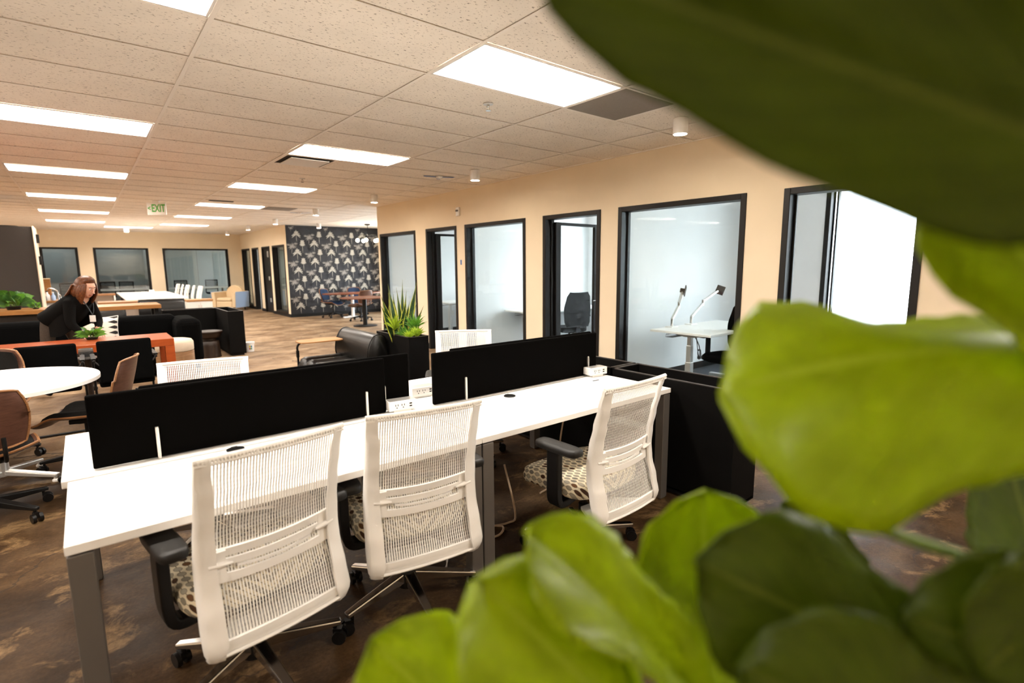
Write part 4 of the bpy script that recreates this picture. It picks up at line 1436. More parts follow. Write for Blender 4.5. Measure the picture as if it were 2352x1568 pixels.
# red parsons table
t = thing('red_table', 'long orange-red wooden table with a square end leg', 'table', (0, 0, 0))
MB().box(-4.2, .12, 3.90, 4.58, .66, .742).build('tabletop', M['redwood'], t, bevel=.003)
for y in (3.90, 4.50):
    MB().box(.03, .12, y, y + .08, 0, .66).build('leg', M['redwood'], t, bevel=.002)
MB().box(-4.2, -4.11, 3.90, 4.58, 0, .66).build('leg', M['redwood'], t, bevel=.002)
# hourglass side table with things on it
t = thing('hourglass_table', 'dark wood hourglass side table between the black guest chairs', 'table', (-.665, 3.78, 0))
MB().lathe([(.085, 0), (.082, .02), (.055, .08), (.032, .18), (.026, .30), (.03, .42), (.045, .52), (.072, .60), (.075, .62), (.0, .62)], 28).build('pedestal', M['stool_wood'], t, smooth=40)
MB().lathe([(.085, .62), (.085, .635), (.0, .635)], 28).build('tray_top', M['silver'], t, smooth=40)
t = thing('pot', 'small dark woven pot on the hourglass side table', 'pot', (-.665, 3.78, .6355))
MB().lathe([(.045, 0), (.062, .05), (.06, .085), (.05, .085), (.05, .06), (.0, .055)], 20).build('body', M['silver'], t, smooth=40)
for k in range(9):
    MB().lathe([(.0625 - abs(k - 5) * .0016, .010 + .008 * k), (.0640 - abs(k - 5) * .0016, .013 + .008 * k), (.0625 - abs(k - 5) * .0016, .016 + .008 * k)], 20).build('weave_band', M['plastic_black'], t)
# cushioned drum ottoman
t = thing('drum_ottoman', 'wood drum ottoman with a cream cushion top behind the red table', 'ottoman', (.265, 5.30, 0))
MB().lathe([(.225, 0), (.225, .41), (.0, .41)], 40).build('drum', M['drum_wood'], t, smooth=40)
MB().lathe([(.215, .412), (.226, .425), (.226, .53), (.205, .562), (.15, .575), (.0, .58)], 40).build('cushion', M['cushion_cream'], t, smooth=60)
# carved stool
t = thing('carved_stool', 'dark carved wooden stool with a waisted stem beside the planter', 'stool', (.97, 7.12, 0))
MB().lathe([(.165, 0), (.158, .06), (.15, .20), (.145, .275), (.125, .29)], 36).build('base', M['stool_wood'], t, smooth=50)
MB().lathe([(.10, .27), (.10, .34)], 30).build('waist', M['stool_wood'], t, smooth=50)
MB().lathe([(.13, .33), (.175, .355), (.19, .40), (.20, .425), (.0, .425)], 36).build('seat_bowl', M['stool_wood'], t, smooth=40)
MB().lathe([(.20, .425), (.212, .433), (.212, .445), (.205, .452), (.0, .448)], 40).build('seat_top', M['stool_wood'], t, smooth=40)
# paint bucket
t = thing('bucket', 'small white plastic bucket with a coloured label on the floor', 'bucket', (1.63, 7.30, 0))
MB().lathe([(.068, 0), (.078, .14), (.084, .142), (.084, .165), (.076, .165), (.07, .03), (.0, .03)], 28).build('tub', M['trim_white'], t, smooth=30)
MB().lathe([(.086, .155), (.088, .165), (.086, .176), (.0, .178)], 28).build('lid', M['trim_white'], t, smooth=30)
for k, (c, z) in enumerate([((.75, .55, .02), .085), ((.02, .18, .35), .085), ((.45, .1, .04), .045), ((.05, .35, .2), .045)]):
    a = -1.9 + .35 * (k % 2)
    r = .0775 if z > .06 else .0735
    m = MB().shell(lambda u, v: (math.cos(a + .3 * u) * (r + .002 * v), math.sin(a + .3 * u) * (r + .002 * v), z + .03 * v), 4, 2, .0008)
    m.build('label_patch', pm('bucket_label_%d' % k, c, .5), t)
# sectional sofa
t = thing('sofa', 'long black fabric sofa facing the camera behind the red table', 'sofa', (0, 0, 0))
def cushion(name, x0, x1, y0, y1, z0, z1, mat, r=.05):
    return MB().box(x0, x1, y0, y1, z0, z1).build(name, mat, t, bevel=r, seg=4)
cushion('backrest', -3.4, .42, 6.28, 6.56, .30, .835, M['upholstery'], .07)
cushion('seat', -3.4, .45, 5.72, 6.34, .20, .44, M['upholstery'], .05)
cushion('armrest', .36, .68, 5.72, 6.56, .12, .80, M['upholstery'], .10)
MB().box(-3.4, .62, 5.80, 6.50, .05, .22).build('base', M['planter'], t)
for x in (-3.2, -1.4, .5):
    MB().cyl((x, 5.85, 0), (x, 5.85, .06), .025).build('foot', M['plastic_black'], t)
    MB().cyl((x, 6.45, 0), (x, 6.45, .06), .025).build('foot', M['plastic_black'], t)
# patterned cushion
t = thing('throw_pillow', 'black and white patterned throw pillow with zigzag stripes on the sofa', 'pillow', (-.49, 6.12, .445), -.05)
t.rotation_euler = (-.20, 0, -.05)
def pil(u, v, s):
    x, z = (2 * u - 1), (2 * v - 1)
    p = 1 - .10 * (x * x * (1 - z * z * .6) * 0 + (1 - abs(z) ** 2) * abs(x) ** 6 + (1 - abs(x) ** 2) * abs(z) ** 6)
    th = .075 * max(0, (1 - x ** 4) * (1 - z ** 4)) ** .55
    return Vector((x * .205 * p, s * th, .215 + z * .215 * p))
m = MB()
m.shell(lambda u, v: pil(u, v, -1), 20, 20)
m.shell(lambda u, v: pil(1 - u, v, 1), 20, 20)
def pillow_mat():
    mm, nt, b = nmat('ikat_stripe_fabric')
    tc = nt.nodes.new('ShaderNodeTexCoord')
    sp = nt.nodes.new('ShaderNodeSeparateXYZ')
    nt.links.new(tc.outputs['Object'], sp.inputs[0])
    z = mth(nt, 'FRACT', mth(nt, 'DIVIDE', sp.outputs[2], .075))
    zt = mth(nt, 'ABSOLUTE', mth(nt, 'SUBTRACT', z, .5))
    x = mth(nt, 'FRACT', mth(nt, 'ADD', mth(nt, 'DIVIDE', sp.outputs[0], .19), .18))
    xd = mth(nt, 'ABSOLUTE', mth(nt, 'SUBTRACT', x, .5))
    lim = mth(nt, 'SUBTRACT', mth(nt, 'MULTIPLY', xd, .85), .08)
    blk = mth(nt, 'LESS_THAN', zt, lim)
    c = mixc(nt, blk, (.72, .64, .55), (.012, .011, .01))
    nt.links.new(c, b.inputs['Base Color'])
    setp(b, Roughness=.95)
    return mm
m.build('cover', pillow_mat(), t, smooth=80)
e = [pil(k / 20, 0, 0) for k in range(21)] + [pil(1, k / 20, 0) for k in range(1, 21)] + [pil(1 - k / 20, 1, 0) for k in range(1, 21)] + [pil(0, 1 - k / 20, 0) for k in range(1, 20)]
MB().tube(e, .006, 6, closed=True).build('piping', M['trim_white'], t, smooth=60)
# low leafy plant on the red table's far side
def leafy(name, lab, loc, n, R, mat, lw, seed, up=.9, hgt=.0, pot=None):
    r = random.Random(seed)
    t = thing(name, lab, 'plant', loc)
    for k in range(n):
        a = r.uniform(0, 2 * PI)
        el = r.uniform(.1, up)
        L = R * r.uniform(.55, 1.0)
        d = Vector((math.cos(a) * math.cos(el), math.sin(a) * math.cos(el), math.sin(el)))
        b0 = d * L * .35 + Vector((0, 0, hgt))
        blade_obj('leaf', mat[k % len(mat)], t, b0, d * L + Vector((0, 0, hgt - .12 * L)), lw * r.uniform(.7, 1.2), (0, 0, .12 * L), 6, .2)
    if pot:
        MB().lathe([(pot * .8, 0), (pot, hgt * .9), (pot * .9, hgt * .9), (.0, hgt * .8)], 20).build('pot', M['plastic_black'], t, smooth=40)
        m = MB()
        for k in range(6):
            a = k * 1.05
            m.tube([(0, 0, hgt * .7), (math.cos(a) * R * .2, math.sin(a) * R * .2, hgt + R * .2), (math.cos(a) * R * .5, math.sin(a) * R * .5, hgt + R * .35)], .004, 5)
        m.build('stems', M['stem'], t)
    return t
leafy('potted_plant', 'small leafy green plant on the red table by the bending woman', (-.60, 4.42, .742), 60, .17, [M['leaf_mid'], M['leaf_dark'], M['leaf_mid']], .032, 21, .85, .03, .06)
# oak counter behind the sofa
t = thing('counter', 'oak-topped counter behind the sofa, running off to the left', 'counter', (0, 0, 0))
MB().box(-4.0, .40, 7.88, 8.62, .835, .90).build('countertop', M['oak'], t, bevel=.003)
MB().box(-4.0, -.62, 8.0, 8.5, 0, .835).build('base', M['cabinet_brown'], t)
for y in (7.95, 8.52):
    MB().box(.30, .36, y, y + .05, 0, .835).build('leg', M['plastic_black'], t)
leafy('potted_plant', 'large-leaved green plant on the oak counter at the left edge', (-1.50, 8.22, .90), 34, .36, [M['leaf_dark'], M['leaf_mid'], M['leaf_dark']], .12, 31, 1.1, .06, .10)
leafy('potted_plant', 'small blue-green succulent on the oak counter by the large plant', (-1.24, 8.15, .90), 26, .13, [M['leaf_dark'], M['leaf_mid']], .03, 33, 1.1, .02, .04)
# tall dark cabinet
t = thing('tall_cabinet', 'tall dark brown cabinet standing at the left edge', 'cabinet', (0, 0, 0))
MB().box(-3.6, -1.20, 9.02, 9.9, .04, 2.235).build('carcass', M['cabinet_brown'], t, bevel=.003)
MB().box(-1.20, -1.185, 9.0, 9.9, .04, 2.25).build('side_panel', M['cushion_cream'], t)
for z in (1.98, 1.60):
    MB().box(-1.185, -1.145, 9.45, 9.55, z, z + .15).build('hinge_block', M['plastic_black'], t, bevel=.004)
MB().box(-3.6, -1.25, 9.06, 9.86, 0, .04).build('plinth', M['rubber'], t)
MB().lathe([(.18, 2.235), (.19, 2.25), (.15, 2.262), (.0, 2.27)], 24, (-1.55, 9.4, 0)).build('top_dome', M['plastic_black'], t, smooth=40)
# kitchenette behind the cabinet
t = thing('kitchen_counter', 'pale kitchen counter in the gap right of the tall cabinet', 'counter', (0, 0, 0))
MB().box(-2.6, -.95, 10.75, 11.4, .86, .90).build('worktop', M['oak'], t, bevel=.003)
MB().box(-2.6, -.97, 10.80, 11.4, .08, .86).build('cabinet_body', M['laminate'], t)
MB().box(-2.6, -.99, 10.86, 11.4, 0, .08).build('plinth', M['rubber'], t)
t = thing('faucet', 'chrome arched faucet on the kitchen counter', 'faucet', (-1.02, 11.02, .90))
m = MB().tube(spline([(-.02, 0, 0), (-.02, 0, .15), (-.06, 0, .21), (-.14, 0, .24), (-.17, 0, .21)], 5), .012, 8)
m.cyl((-.02, 0, 0), (-.02, 0, .05), .02)
m.build('spout', M['chrome'], t, smooth=50)
MB().tube([(.02, .04, 0), (.02, .04, .08), (.0, .04, .11)], .008, 8).build('lever', M['chrome'], t, smooth=50)
t = thing('wooden_box', 'light wooden box standing upright on the kitchen counter', 'box', (-1.20, 11.25, .90))
MB().box(-.09, .06, -.05, .05, 0, .42).build('case', M['oak'], t, bevel=.004)
MB().box(-.095, .065, -.055, .055, .42, .435).build('lid', M['armchair_tan'], t, bevel=.002)
for k, (x, y, h, r, c) in enumerate([(-1.275, 10.90, .24, .035, 'glass'), (-1.20, 10.90, .17, .04, 'trim_white'), (-1.235, 10.82, .13, .028, 'silver'), (-1.11, 10.86, .15, .035, 'armchair_blue')]):
    t = thing('bottle', ['clear glass bottle beside the cabinet on the kitchen counter', 'white jar on the kitchen counter beside the clear bottle', 'small silver canister at the front of the kitchen counter', 'small blue-labelled bottle on the kitchen counter nearest the woman'][k], 'bottle', (x, y, .90), 0, 'bottles on the kitchen counter')
    MB().lathe([(r * .9, 0), (r, .01), (r, h * .62), (r * .45, h * .78), (r * .4, h), (.0, h)], 16).build('body', M[c] if c != 'glass' else M['bright'], t, smooth=40)
    MB().lathe([(r * .45, h), (r * .45, h + .02), (.0, h + .02)], 14).build('cap', M['trim_white'] if k != 1 else M['plastic_black'], t, smooth=40)

# ------------------------------------------------------------------ far end of the hall
t = thing('conference_table', 'long white conference table far down the hall', 'table', (.86, 16.0, 0))
MB().box(-.68, .68, -2.55, .0, .705, .74).build('tabletop', M['laminate'], t, bevel=.004)
MB().box(-.68, .68, .01, 2.4, .705, .74).build('tabletop', M['laminate'], t, bevel=.004)
for x in (-.55, .55):
    for y in (-2.4, 0, 2.25):
        MB().box(x - .03, x + .03, y - .03, y + .03, 0, .705).build('leg', M['silver'], t)
FG = 'white chairs along the far conference table'
for k, (x, y, rz) in enumerate([(1.69, 14.40, 1.63), (1.62, 15.10, 1.51), (1.56, 15.80, 1.63), (1.51, 16.50, 1.51), (1.49, 17.30, 1.63)]):
    copy_thing(chair1, 'white chair at the far conference table, ' + ['nearest the armchair', 'second from the near end', 'third from the near end', 'fourth from the near end', 'farthest from the camera'][k], (x, y, 0), rz, FG, ('arm_post', 'arm_pad', 'rib_row'))
for k, (x, y, w, d, h, lab) in enumerate([(.75, 15.9, .13, .10, .07, 'small white box on the far conference table'), (.98, 16.4, .12, .12, .10, 'white carton standing on the far conference table'), (1.15, 16.0, .16, .12, .05, 'flat white tray on the far conference table'), (1.05, 14.9, .10, .1, .06, 'white cup-sized box near the front of the far conference table')]):
    t = thing('box', lab, 'box', (x, y, .74))
    MB().box(-w / 2, w / 2, -d / 2, d / 2, 0, h).build('body', M['laminate'], t, bevel=.004)
    MB().box(-w / 2 - .004, w / 2 + .004, -d / 2 - .004, d / 2 + .004, h, h + .015).build('lid', M['trim_white'], t, bevel=.003)
# desks and cabinets in front of it
def oak_desk(lab, x0, x1, y0, y1, z=.74, panel=True):
    t = thing('oak_desk', lab, 'desk', ((x0 + x1) / 2, (y0 + y1) / 2, 0), 0)
    hx, hy = (x1 - x0) / 2, (y1 - y0) / 2
    MB().box(-hx, hx, -hy, hy, z - .04, z).build('desktop', M['ply_edge'], t, bevel=.003)
    for s in (-1, 1):
        MB().box(s * (hx - .03) - .02, s * (hx - .03) + .02, -hy + .02, hy - .02, 0, z - .04).build('side_panel', M['laminate'], t)
    MB().box(-hx + .06, hx - .06, hy - .06, hy - .04, .3, z - .04).build('modesty_panel', M['laminate'], t)
    return t
oak_desk('oak-topped desk behind the counter, left of the conference table', -.40, .48, 12.35, 13.0)
oak_desk('second oak-topped desk farther back, left of the conference table', -.95, .12, 17.2, 17.9)
t = thing('low_cabinet', 'low white cabinet with an oak top beside the far leather chair', 'cabinet', (1.60, 12.2, 0))
MB().box(-.27, .27, -.20, .20, .05, .69).build('carcass', M['laminate'], t, bevel=.003)
for s in (-1, 1):
    d = MB().box(min(s * .005, s * .262), max(s * .005, s * .262), -.216, -.2, .07, .68).build('door', M['laminate'], t, bevel=.003)
    MB().box(s * .03 - .005, s * .03 + .005, -.228, -.216, .50, .60).build('handle', M['bright'], d)
MB().box(-.29, .29, -.23, .22, .69, .735).build('cabinet_top', M['tablet'], t, bevel=.003)
MB().box(-.25, .25, -.17, .18, 0, .05).build('plinth', M['rubber'], t)
lounge('black leather lounge chair far behind the oak counter, seen from the front', (.62, 10.1, 0), PI - .1, False).scale = (.85, .9, 1.12)
lounge('black leather lounge chair behind the pillow, mostly hidden by the counter', (-.30, 10.6, 0), PI + .1, False).scale = (.7, .8, .9)
t = thing('armchair', 'tan armchair with pale blue outer sides in the far corner', 'armchair', (3.40, 17.75, 0), math.radians(132))
MB().box(-.30, .30, -.25, .36, .12, .34).build('base', M['armchair_tan'], t, bevel=.03, seg=3)
MB().box(-.28, .28, -.18, .38, .34, .46).build('seat_cushion', M['armchair_tan'], t, bevel=.05, seg=4)
m = MB()
poly = []
for k in range(17):
    a = PI * k / 16
    poly.append((.34 * math.cos(a), .56 + .32 * math.sin(a)))
poly += [(-.34, .15), (.34, .15)]
m.add([(p[0], -.22, p[1]) for p in poly] + [(p[0], -.36, p[1]) for p in poly], [tuple(range(len(poly))), tuple(range(2 * len(poly) - 1, len(poly) - 1, -1))] + [(k + len(poly), (k + 1) % len(poly) + len(poly), (k + 1) % len(poly), k) for k in range(len(poly))])
m.build('backrest', M['armchair_tan'], t, bevel=.03, seg=3)
for s in (-1, 1):
    m = MB().loft([[Vector((s * .31, y, .12)), Vector((s * .44, y, .12)), Vector((s * .47, y, .66 + .02 * (y < 0))), Vector((s * .33, y, .66 + .02 * (y < 0)))] for y in (-.36, 0, .38)])
    a = m.build('armrest', M['armchair_tan'], t, bevel=.03, seg=3)
    MB().loft([[Vector((s * .447, y, .11)), Vector((s * .455, y, .11)), Vector((s * .487, y, .67)), Vector((s * .477, y, .67))] for y in (-.35, .37)]).build('outer_panel', M['armchair_blue'], a, bevel=.003)
for sx in (-1, 1):
    for sy in (-.28, .30):
        MB().cyl((sx * .33, sy, .12), (sx * .33, sy, 0), .025, .018).build('foot', M['stool_wood'], t)

# meeting rooms behind the back windows
def task_dark(lab, loc, rz):
    t = thing('meeting_chair', lab, 'chair', loc, rz, 'dark meeting room chairs')
    m = MB()
    for k in range(7):
        m.box(-.20, .20, -.25, -.235, .60 + .055 * k, .632 + .055 * k)
    m.build('back_slats', M['plastic_black'], t)
    m = MB()
    for s in (-1, 1):
        m.box(s * .22 - .02, s * .22 + .02, -.26, -.23, .45, 1.0)
    m.box(-.22, .22, -.26, -.23, .97, 1.01)
    m.build('back_frame', M['plastic_black'], t, bevel=.006)
    MB().box(-.23, .23, -.22, .24, .42, .48).build('seat', M['upholstery'], t, bevel=.02)
    m = MB().cyl((0, 0, .08), (0, 0, .42), .03)
    for k in range(5):
        a = k * 2 * PI / 5
        m.beam((0, 0, .10), (math.cos(a) * .3, math.sin(a) * .3, .04), .04, .03)
    m.build('base', M['plastic_black'], t)
    return t
def meeting_table(lab, x0, x1, y0, y1):
    t = thing('meeting_table', lab, 'table', ((x0 + x1) / 2, (y0 + y1) / 2, 0))
    hx, hy = (x1 - x0) / 2, (y1 - y0) / 2
    MB().box(-hx, hx, -hy, hy, .71, .745).build('tabletop', M['laminate'], t, bevel=.004)
    for sx in (-1, 1):
        for sy in (-1, 1):
            MB().box(sx * (hx - .06) - .03, sx * (hx - .06) + .03, sy * (hy - .06) - .03, sy * (hy - .06) + .03, 0, .71).build('leg', M['silver'], t)
    return t
meeting_table('white meeting table behind the middle back window', -.35, 1.30, 20.6, 21.8)
meeting_table('white meeting table behind the right back window', 1.75, 3.95, 20.6, 21.8)
md = task_dark('dark meeting chair on the near left side behind the middle back window', (.10, 22.2, 0), PI)
for x, y, l in ((.68, 22.2, 'on the right behind the middle back window'), (1.78, 22.2, 'at the left end behind the right back window'), (2.50, 22.2, 'in the middle behind the right back window'), (3.62, 22.2, 'at the right end behind the right back window'), (-1.05, 21.0, 'behind the left back window')):
    copy_thing(md, 'dark meeting chair ' + l, (x, y, 0), PI)
meeting_table('white table seen through the window beside the wallpaper', 4.75, 6.0, 14.0, 14.7)

# alcove tables and chairs
t = thing('alcove_table', 'cherry wood round table on a black column at the alcove', 'table', (4.93, 9.74, 0))
MB().lathe([(.59, .715), (.60, .72), (.60, .738), (.0, .742)], 56).build('tabletop', M['table_wood'], t, smooth=30)
MB().cyl((0, 0, .03), (0, 0, .71), .055, n=20).build('column', M['plastic_black'], t, smooth=40)
MB().lathe([(.30, 0), (.30, .015), (.06, .035), (.0, .035)], 32).build('foot_plate', M['plastic_black'], t, smooth=40)
t = thing('alcove_table', 'cherry wood oval table on a white pedestal by the wallpaper', 'table', (5.58, 12.1, 0))
poly = [(.88 * math.cos(a), .52 * math.sin(a)) for a in [2 * PI * k / 48 for k in range(48)]]
MB().prism(poly, .715, .742).build('tabletop', M['table_wood'], t, bevel=.004)
MB().cyl((0, 0, .04), (0, 0, .71), .045, n=20).build('column', M['trim_white'], t, smooth=40)
MB().box(-.30, .30, -.05, .05, 0, .04).build('foot_bar', M['trim_white'], t, bevel=.01)
MB().box(-.05, .05, -.30, .30, 0, .04).build('foot_bar', M['trim_white'], t, bevel=.01)
AG = 'shell chairs around the alcove tables'
blue_pad = pm('navy_upholstery', (.012, .024, .055), .8, spec=.2)
ac = shell_chair('shell chair left of the oval alcove table, against the wallpaper', (5.15, 12.55, 0), math.radians(215), AG, blue_pad)
copy_thing(ac, 'shell chair behind the oval alcove table, farther right', (6.0, 12.75, 0), math.radians(175), AG)
copy_thing(ac, 'shell chair with its walnut back to the camera between the alcove tables', (5.38, 11.05, 0), math.radians(10), AG)
copy_thing(ac, 'shell chair tucked behind the wall corner at the alcove', (5.75, 9.35, 0), math.radians(95), AG)
# chandelier
t = thing('chandelier', 'small chandelier with glowing glass globes in front of the wallpaper', 'light', (6.03, 11.8, 2.743))
MB().lathe([(.085, 0), (.085, -.025), (.03, -.04), (.0, -.04)], 24).build('canopy', M['plastic_black'], t, smooth=40)
MB().cyl((0, 0, -.03), (0, 0, -.36), .009, n=8).build('stem', M['plastic_black'], t, smooth=40)
bulb = emat('lit_globe', (1, .84, .6), 10)
for k in range(5):
    a = k * 2 * PI / 5 + .35
    d = Vector((math.cos(a), math.sin(a), 0))
    arm = MB().tube(spline([(0, 0, -.33), d * .15 + Vector((0, 0, -.30)), d * .28 + Vector((0, 0, -.33)), d * .30 + Vector((0, 0, -.40))], 4), .008, 6).build('arm', M['plastic_black'], t, smooth=50)
    r = .05
    MB().lathe([(.004, r), ] + [(r * math.sin(b), r * math.cos(b)) for b in [PI * q / 10 for q in range(1, 10)]] + [(.004, -r)], 18, tuple(d * .30 + Vector((0, 0, -.47)))).build('globe', bulb, arm, smooth=80)

# ------------------------------------------------------------------ office interiors behind the right wall
def sit_desk(lab, loc, w, d, rz=0, arms=True):
    t = thing('standing_desk', lab, 'desk', loc, rz, 'office standing desks')
    MB().box(-w / 2, w / 2, -d / 2, d / 2, .715, .742).build('desktop', M['laminate'], t, bevel=.004)
    for s in (-1, 1):
        lx = s * (w / 2 - .24)
        m = MB()
        m.box(lx - .035, lx + .035, -.035, .035, .05, .36)
        m.box(lx - .03, lx + .03, -.03, .03, .36, .56)
        m.box(lx - .025, lx + .025, -.025, .025, .56, .68)
        m.build('lift_column', M['bright'], t, bevel=.003)
        m = MB().loft([[Vector((lx - a, -b, z)), Vector((lx + a, -b, z)), Vector((lx + a, b, z)), Vector((lx - a, b, z))] for a, b, z in ((.03, .06, .66), (.04, .30, .70), (.04, .32, .715))])
        m.build('bracket', M['bright'], t, bevel=.002)
        MB().box(lx - .035, lx + .035, -.18, .32, 0.004, .05).build('foot', M['bright'], t, bevel=.006)
    m = MB()
    for k in range(9):
        m.tube([(-w / 2 + .18 + k * .03, .28, .70), (-w / 2 + .18 + k * .03, .30, .64), (-w / 2 + .18 + k * .03, .20, .64)], .0025, 5)
    for z in (.64, .67, .70):
        m.tube([(-w / 2 + .18, .30, z), (-w / 2 + .42, .30, z)], .0025, 5)
    m.build('cable_basket', M['silver'], t)
    return t
sit_desk('white standing desk with two monitor arms behind the large right window', (5.44, .36, .004), 1.52, .80)
def monitor_arm(lab, loc, pts, rz):
    t = thing('monitor_arm', lab, 'monitor arm', loc, 0, 'silver monitor arms')
    MB().box(-.07, .07, -.05, .05, 0, .012).build('clamp_plate', M['trim_white'], t, bevel=.003)
    P = [Vector(p) for p in pts]
    MB().cyl((0, 0, .01), P[0], .017, n=14).build('post', M['chrome'], t, smooth=40)
    MB().beam(P[0], P[1], .034, .03).build('lower_arm', M['bright'], t, bevel=.008)
    MB().cyl(P[1] - Vector((0, 0, .03)), P[1] + Vector((0, 0, .05)), .018, n=14).build('elbow', M['chrome'], t, smooth=40)
    MB().beam(P[1] + Vector((0, 0, .03)), P[2], .04, .03).build('upper_arm', M['bright'], t, bevel=.008)
    h = MB()
    R = Euler((0.15, .3, rz)).to_matrix()
    def q(x, y, z):
        return P[2] + R @ Vector((x, y, z))
    h.add([q(-.06, -.035, -.06), q(.06, -.035, -.06), q(.06, -.035, .06), q(-.06, -.035, .06), q(-.06, -.025, -.06), q(.06, -.025, -.06), q(.06, -.025, .06), q(-.06, -.025, .06)],
          [(0, 3, 2, 1), (4, 5, 6, 7), (0, 1, 5, 4), (1, 2, 6, 5), (2, 3, 7, 6), (3, 0, 4, 7)])
    h.cyl(q(0, -.03, 0), q(0, .03, 0), .028)
    h.build('mount_plate', M['plastic_black'], t)
    return t
monitor_arm('silver monitor arm at the left of the office desk, its mount upright', (5.04, .70, .746), [(0, 0, .10), (.14, 0, .26), (.18, -.02, .45)], .5)
monitor_arm('silver monitor arm at the right of the office desk, reaching right', (5.47, .70, .746), [(0, 0, .10), (.26, 0, .26), (.58, -.04, .43)], -.5)
def office_chair(lab, loc, rz):
    t = thing('office_chair', lab, 'chair', loc, rz, 'black office chairs')
    star_base(t, M['plastic_black'], .32, rot0=.2)
    def ring(s, z):
        return [Vector((.25 * s * math.copysign(abs(math.cos(a)) ** .5, math.cos(a)), .24 * s * math.copysign(abs(math.sin(a)) ** .5, math.sin(a)), z)) for a in [2 * PI * k / 28 for k in range(28)]]
    MB().loft([ring(.8, .41), ring(1, .43), ring(1, .475), ring(.9, .50), ring(.4, .50)]).build('seat', M['upholstery'], t, smooth=60)
    def bk(u, v):
        z = .52 + .56 * v
        w = .225 * interp([(0, .80), (.15, .95), (.5, 1.0), (.85, .86), (1.0, .60)], v)
        x = (2 * u - 1) * w
        return Vector((x, -.24 - .05 * v - .05 * (1 - (2 * u - 1) ** 2) + .03 * math.sin(PI * v), z))
    MB().shell(bk, 14, 16, -.05).build('backrest', M['upholstery'], t, smooth=60)
    MB().beam((0, -.10, .40), (0, -.31, .42), .07, .02).build('back_bar', M['plastic_black'], t)
    MB().beam((0, -.30, .41), (0, -.325, .72), .07, .02, up=(0, 1, 0)).build('back_bar', M['plastic_black'], t)
    for s in (-1, 1):
        MB().beam((s * .22, 0, .40), (s * .30, 0, .43), .05, .02).build('arm_bracket', M['plastic_black'], t)
        MB().box(s * .30 - .015, s * .30 + .015, -.03, .03, .42, .66).build('arm_post', M['plastic_black'], t, bevel=.005)
        MB().box(s * .30 - .045, s * .30 + .045, -.12, .13, .66, .69).build('arm_pad', M['arm_pad'], t, bevel=.012, seg=3)
    return t
oc = office_chair('black office chair at the desk behind the large right window', (5.02, -.08, .004), math.radians(80))
copy_thing(oc, 'black high-backed office chair seen through the middle doorway', (5.66, 3.10, .004), math.radians(-18))
sit_desk('white standing desk seen through the middle doorway', (6.05, 3.78, .004), 1.9, .75)
sit_desk('white standing desk inside the farthest office', (6.1, 6.7, .004), 1.5, .7)
t = thing('desk_cable', 'black power cable looping below the office standing desk', 'cord', (0, 0, 0))
MB().tube(spline([(5.33, .55, .70), (5.38, .55, .55), (5.43, .55, .36), (5.50, .56, .33), (5.52, .58, .42), (5.46, .58, .40), (5.48, .57, .30), (5.56, .62, .45), (5.66, .80, .60), (5.62, 1.0, .64), (5.55, 1.07, .62)], 6), .006, 6).build('cable', M['black_cord'], t, smooth=60)
MB().box(5.44, 5.50, .535, .575, .31, .35).build('cable_tie', M['black_cord'], t, bevel=.006)
for x, y, lab in ((5.55, 1.08, 'white wall outlet behind the office standing desk'), (5.71, 7.26, 'left white wall outlet seen through the second doorway'), (6.01, 7.26, 'right white wall outlet seen through the second doorway')):
    t = thing('wall_outlet', lab, 'outlet', (x, y, .43 if y > 2 else .62))
    MB().box(-.035, .035, -.006, 0, -.06, .06).build('cover_plate', M['trim_white'], t, bevel=.002)
    for z in (-.022, .022):
        MB().box(-.014, .014, -.008, -.006, z - .013, z + .013).build('receptacle', M['lam_edge'], t, bevel=.002)
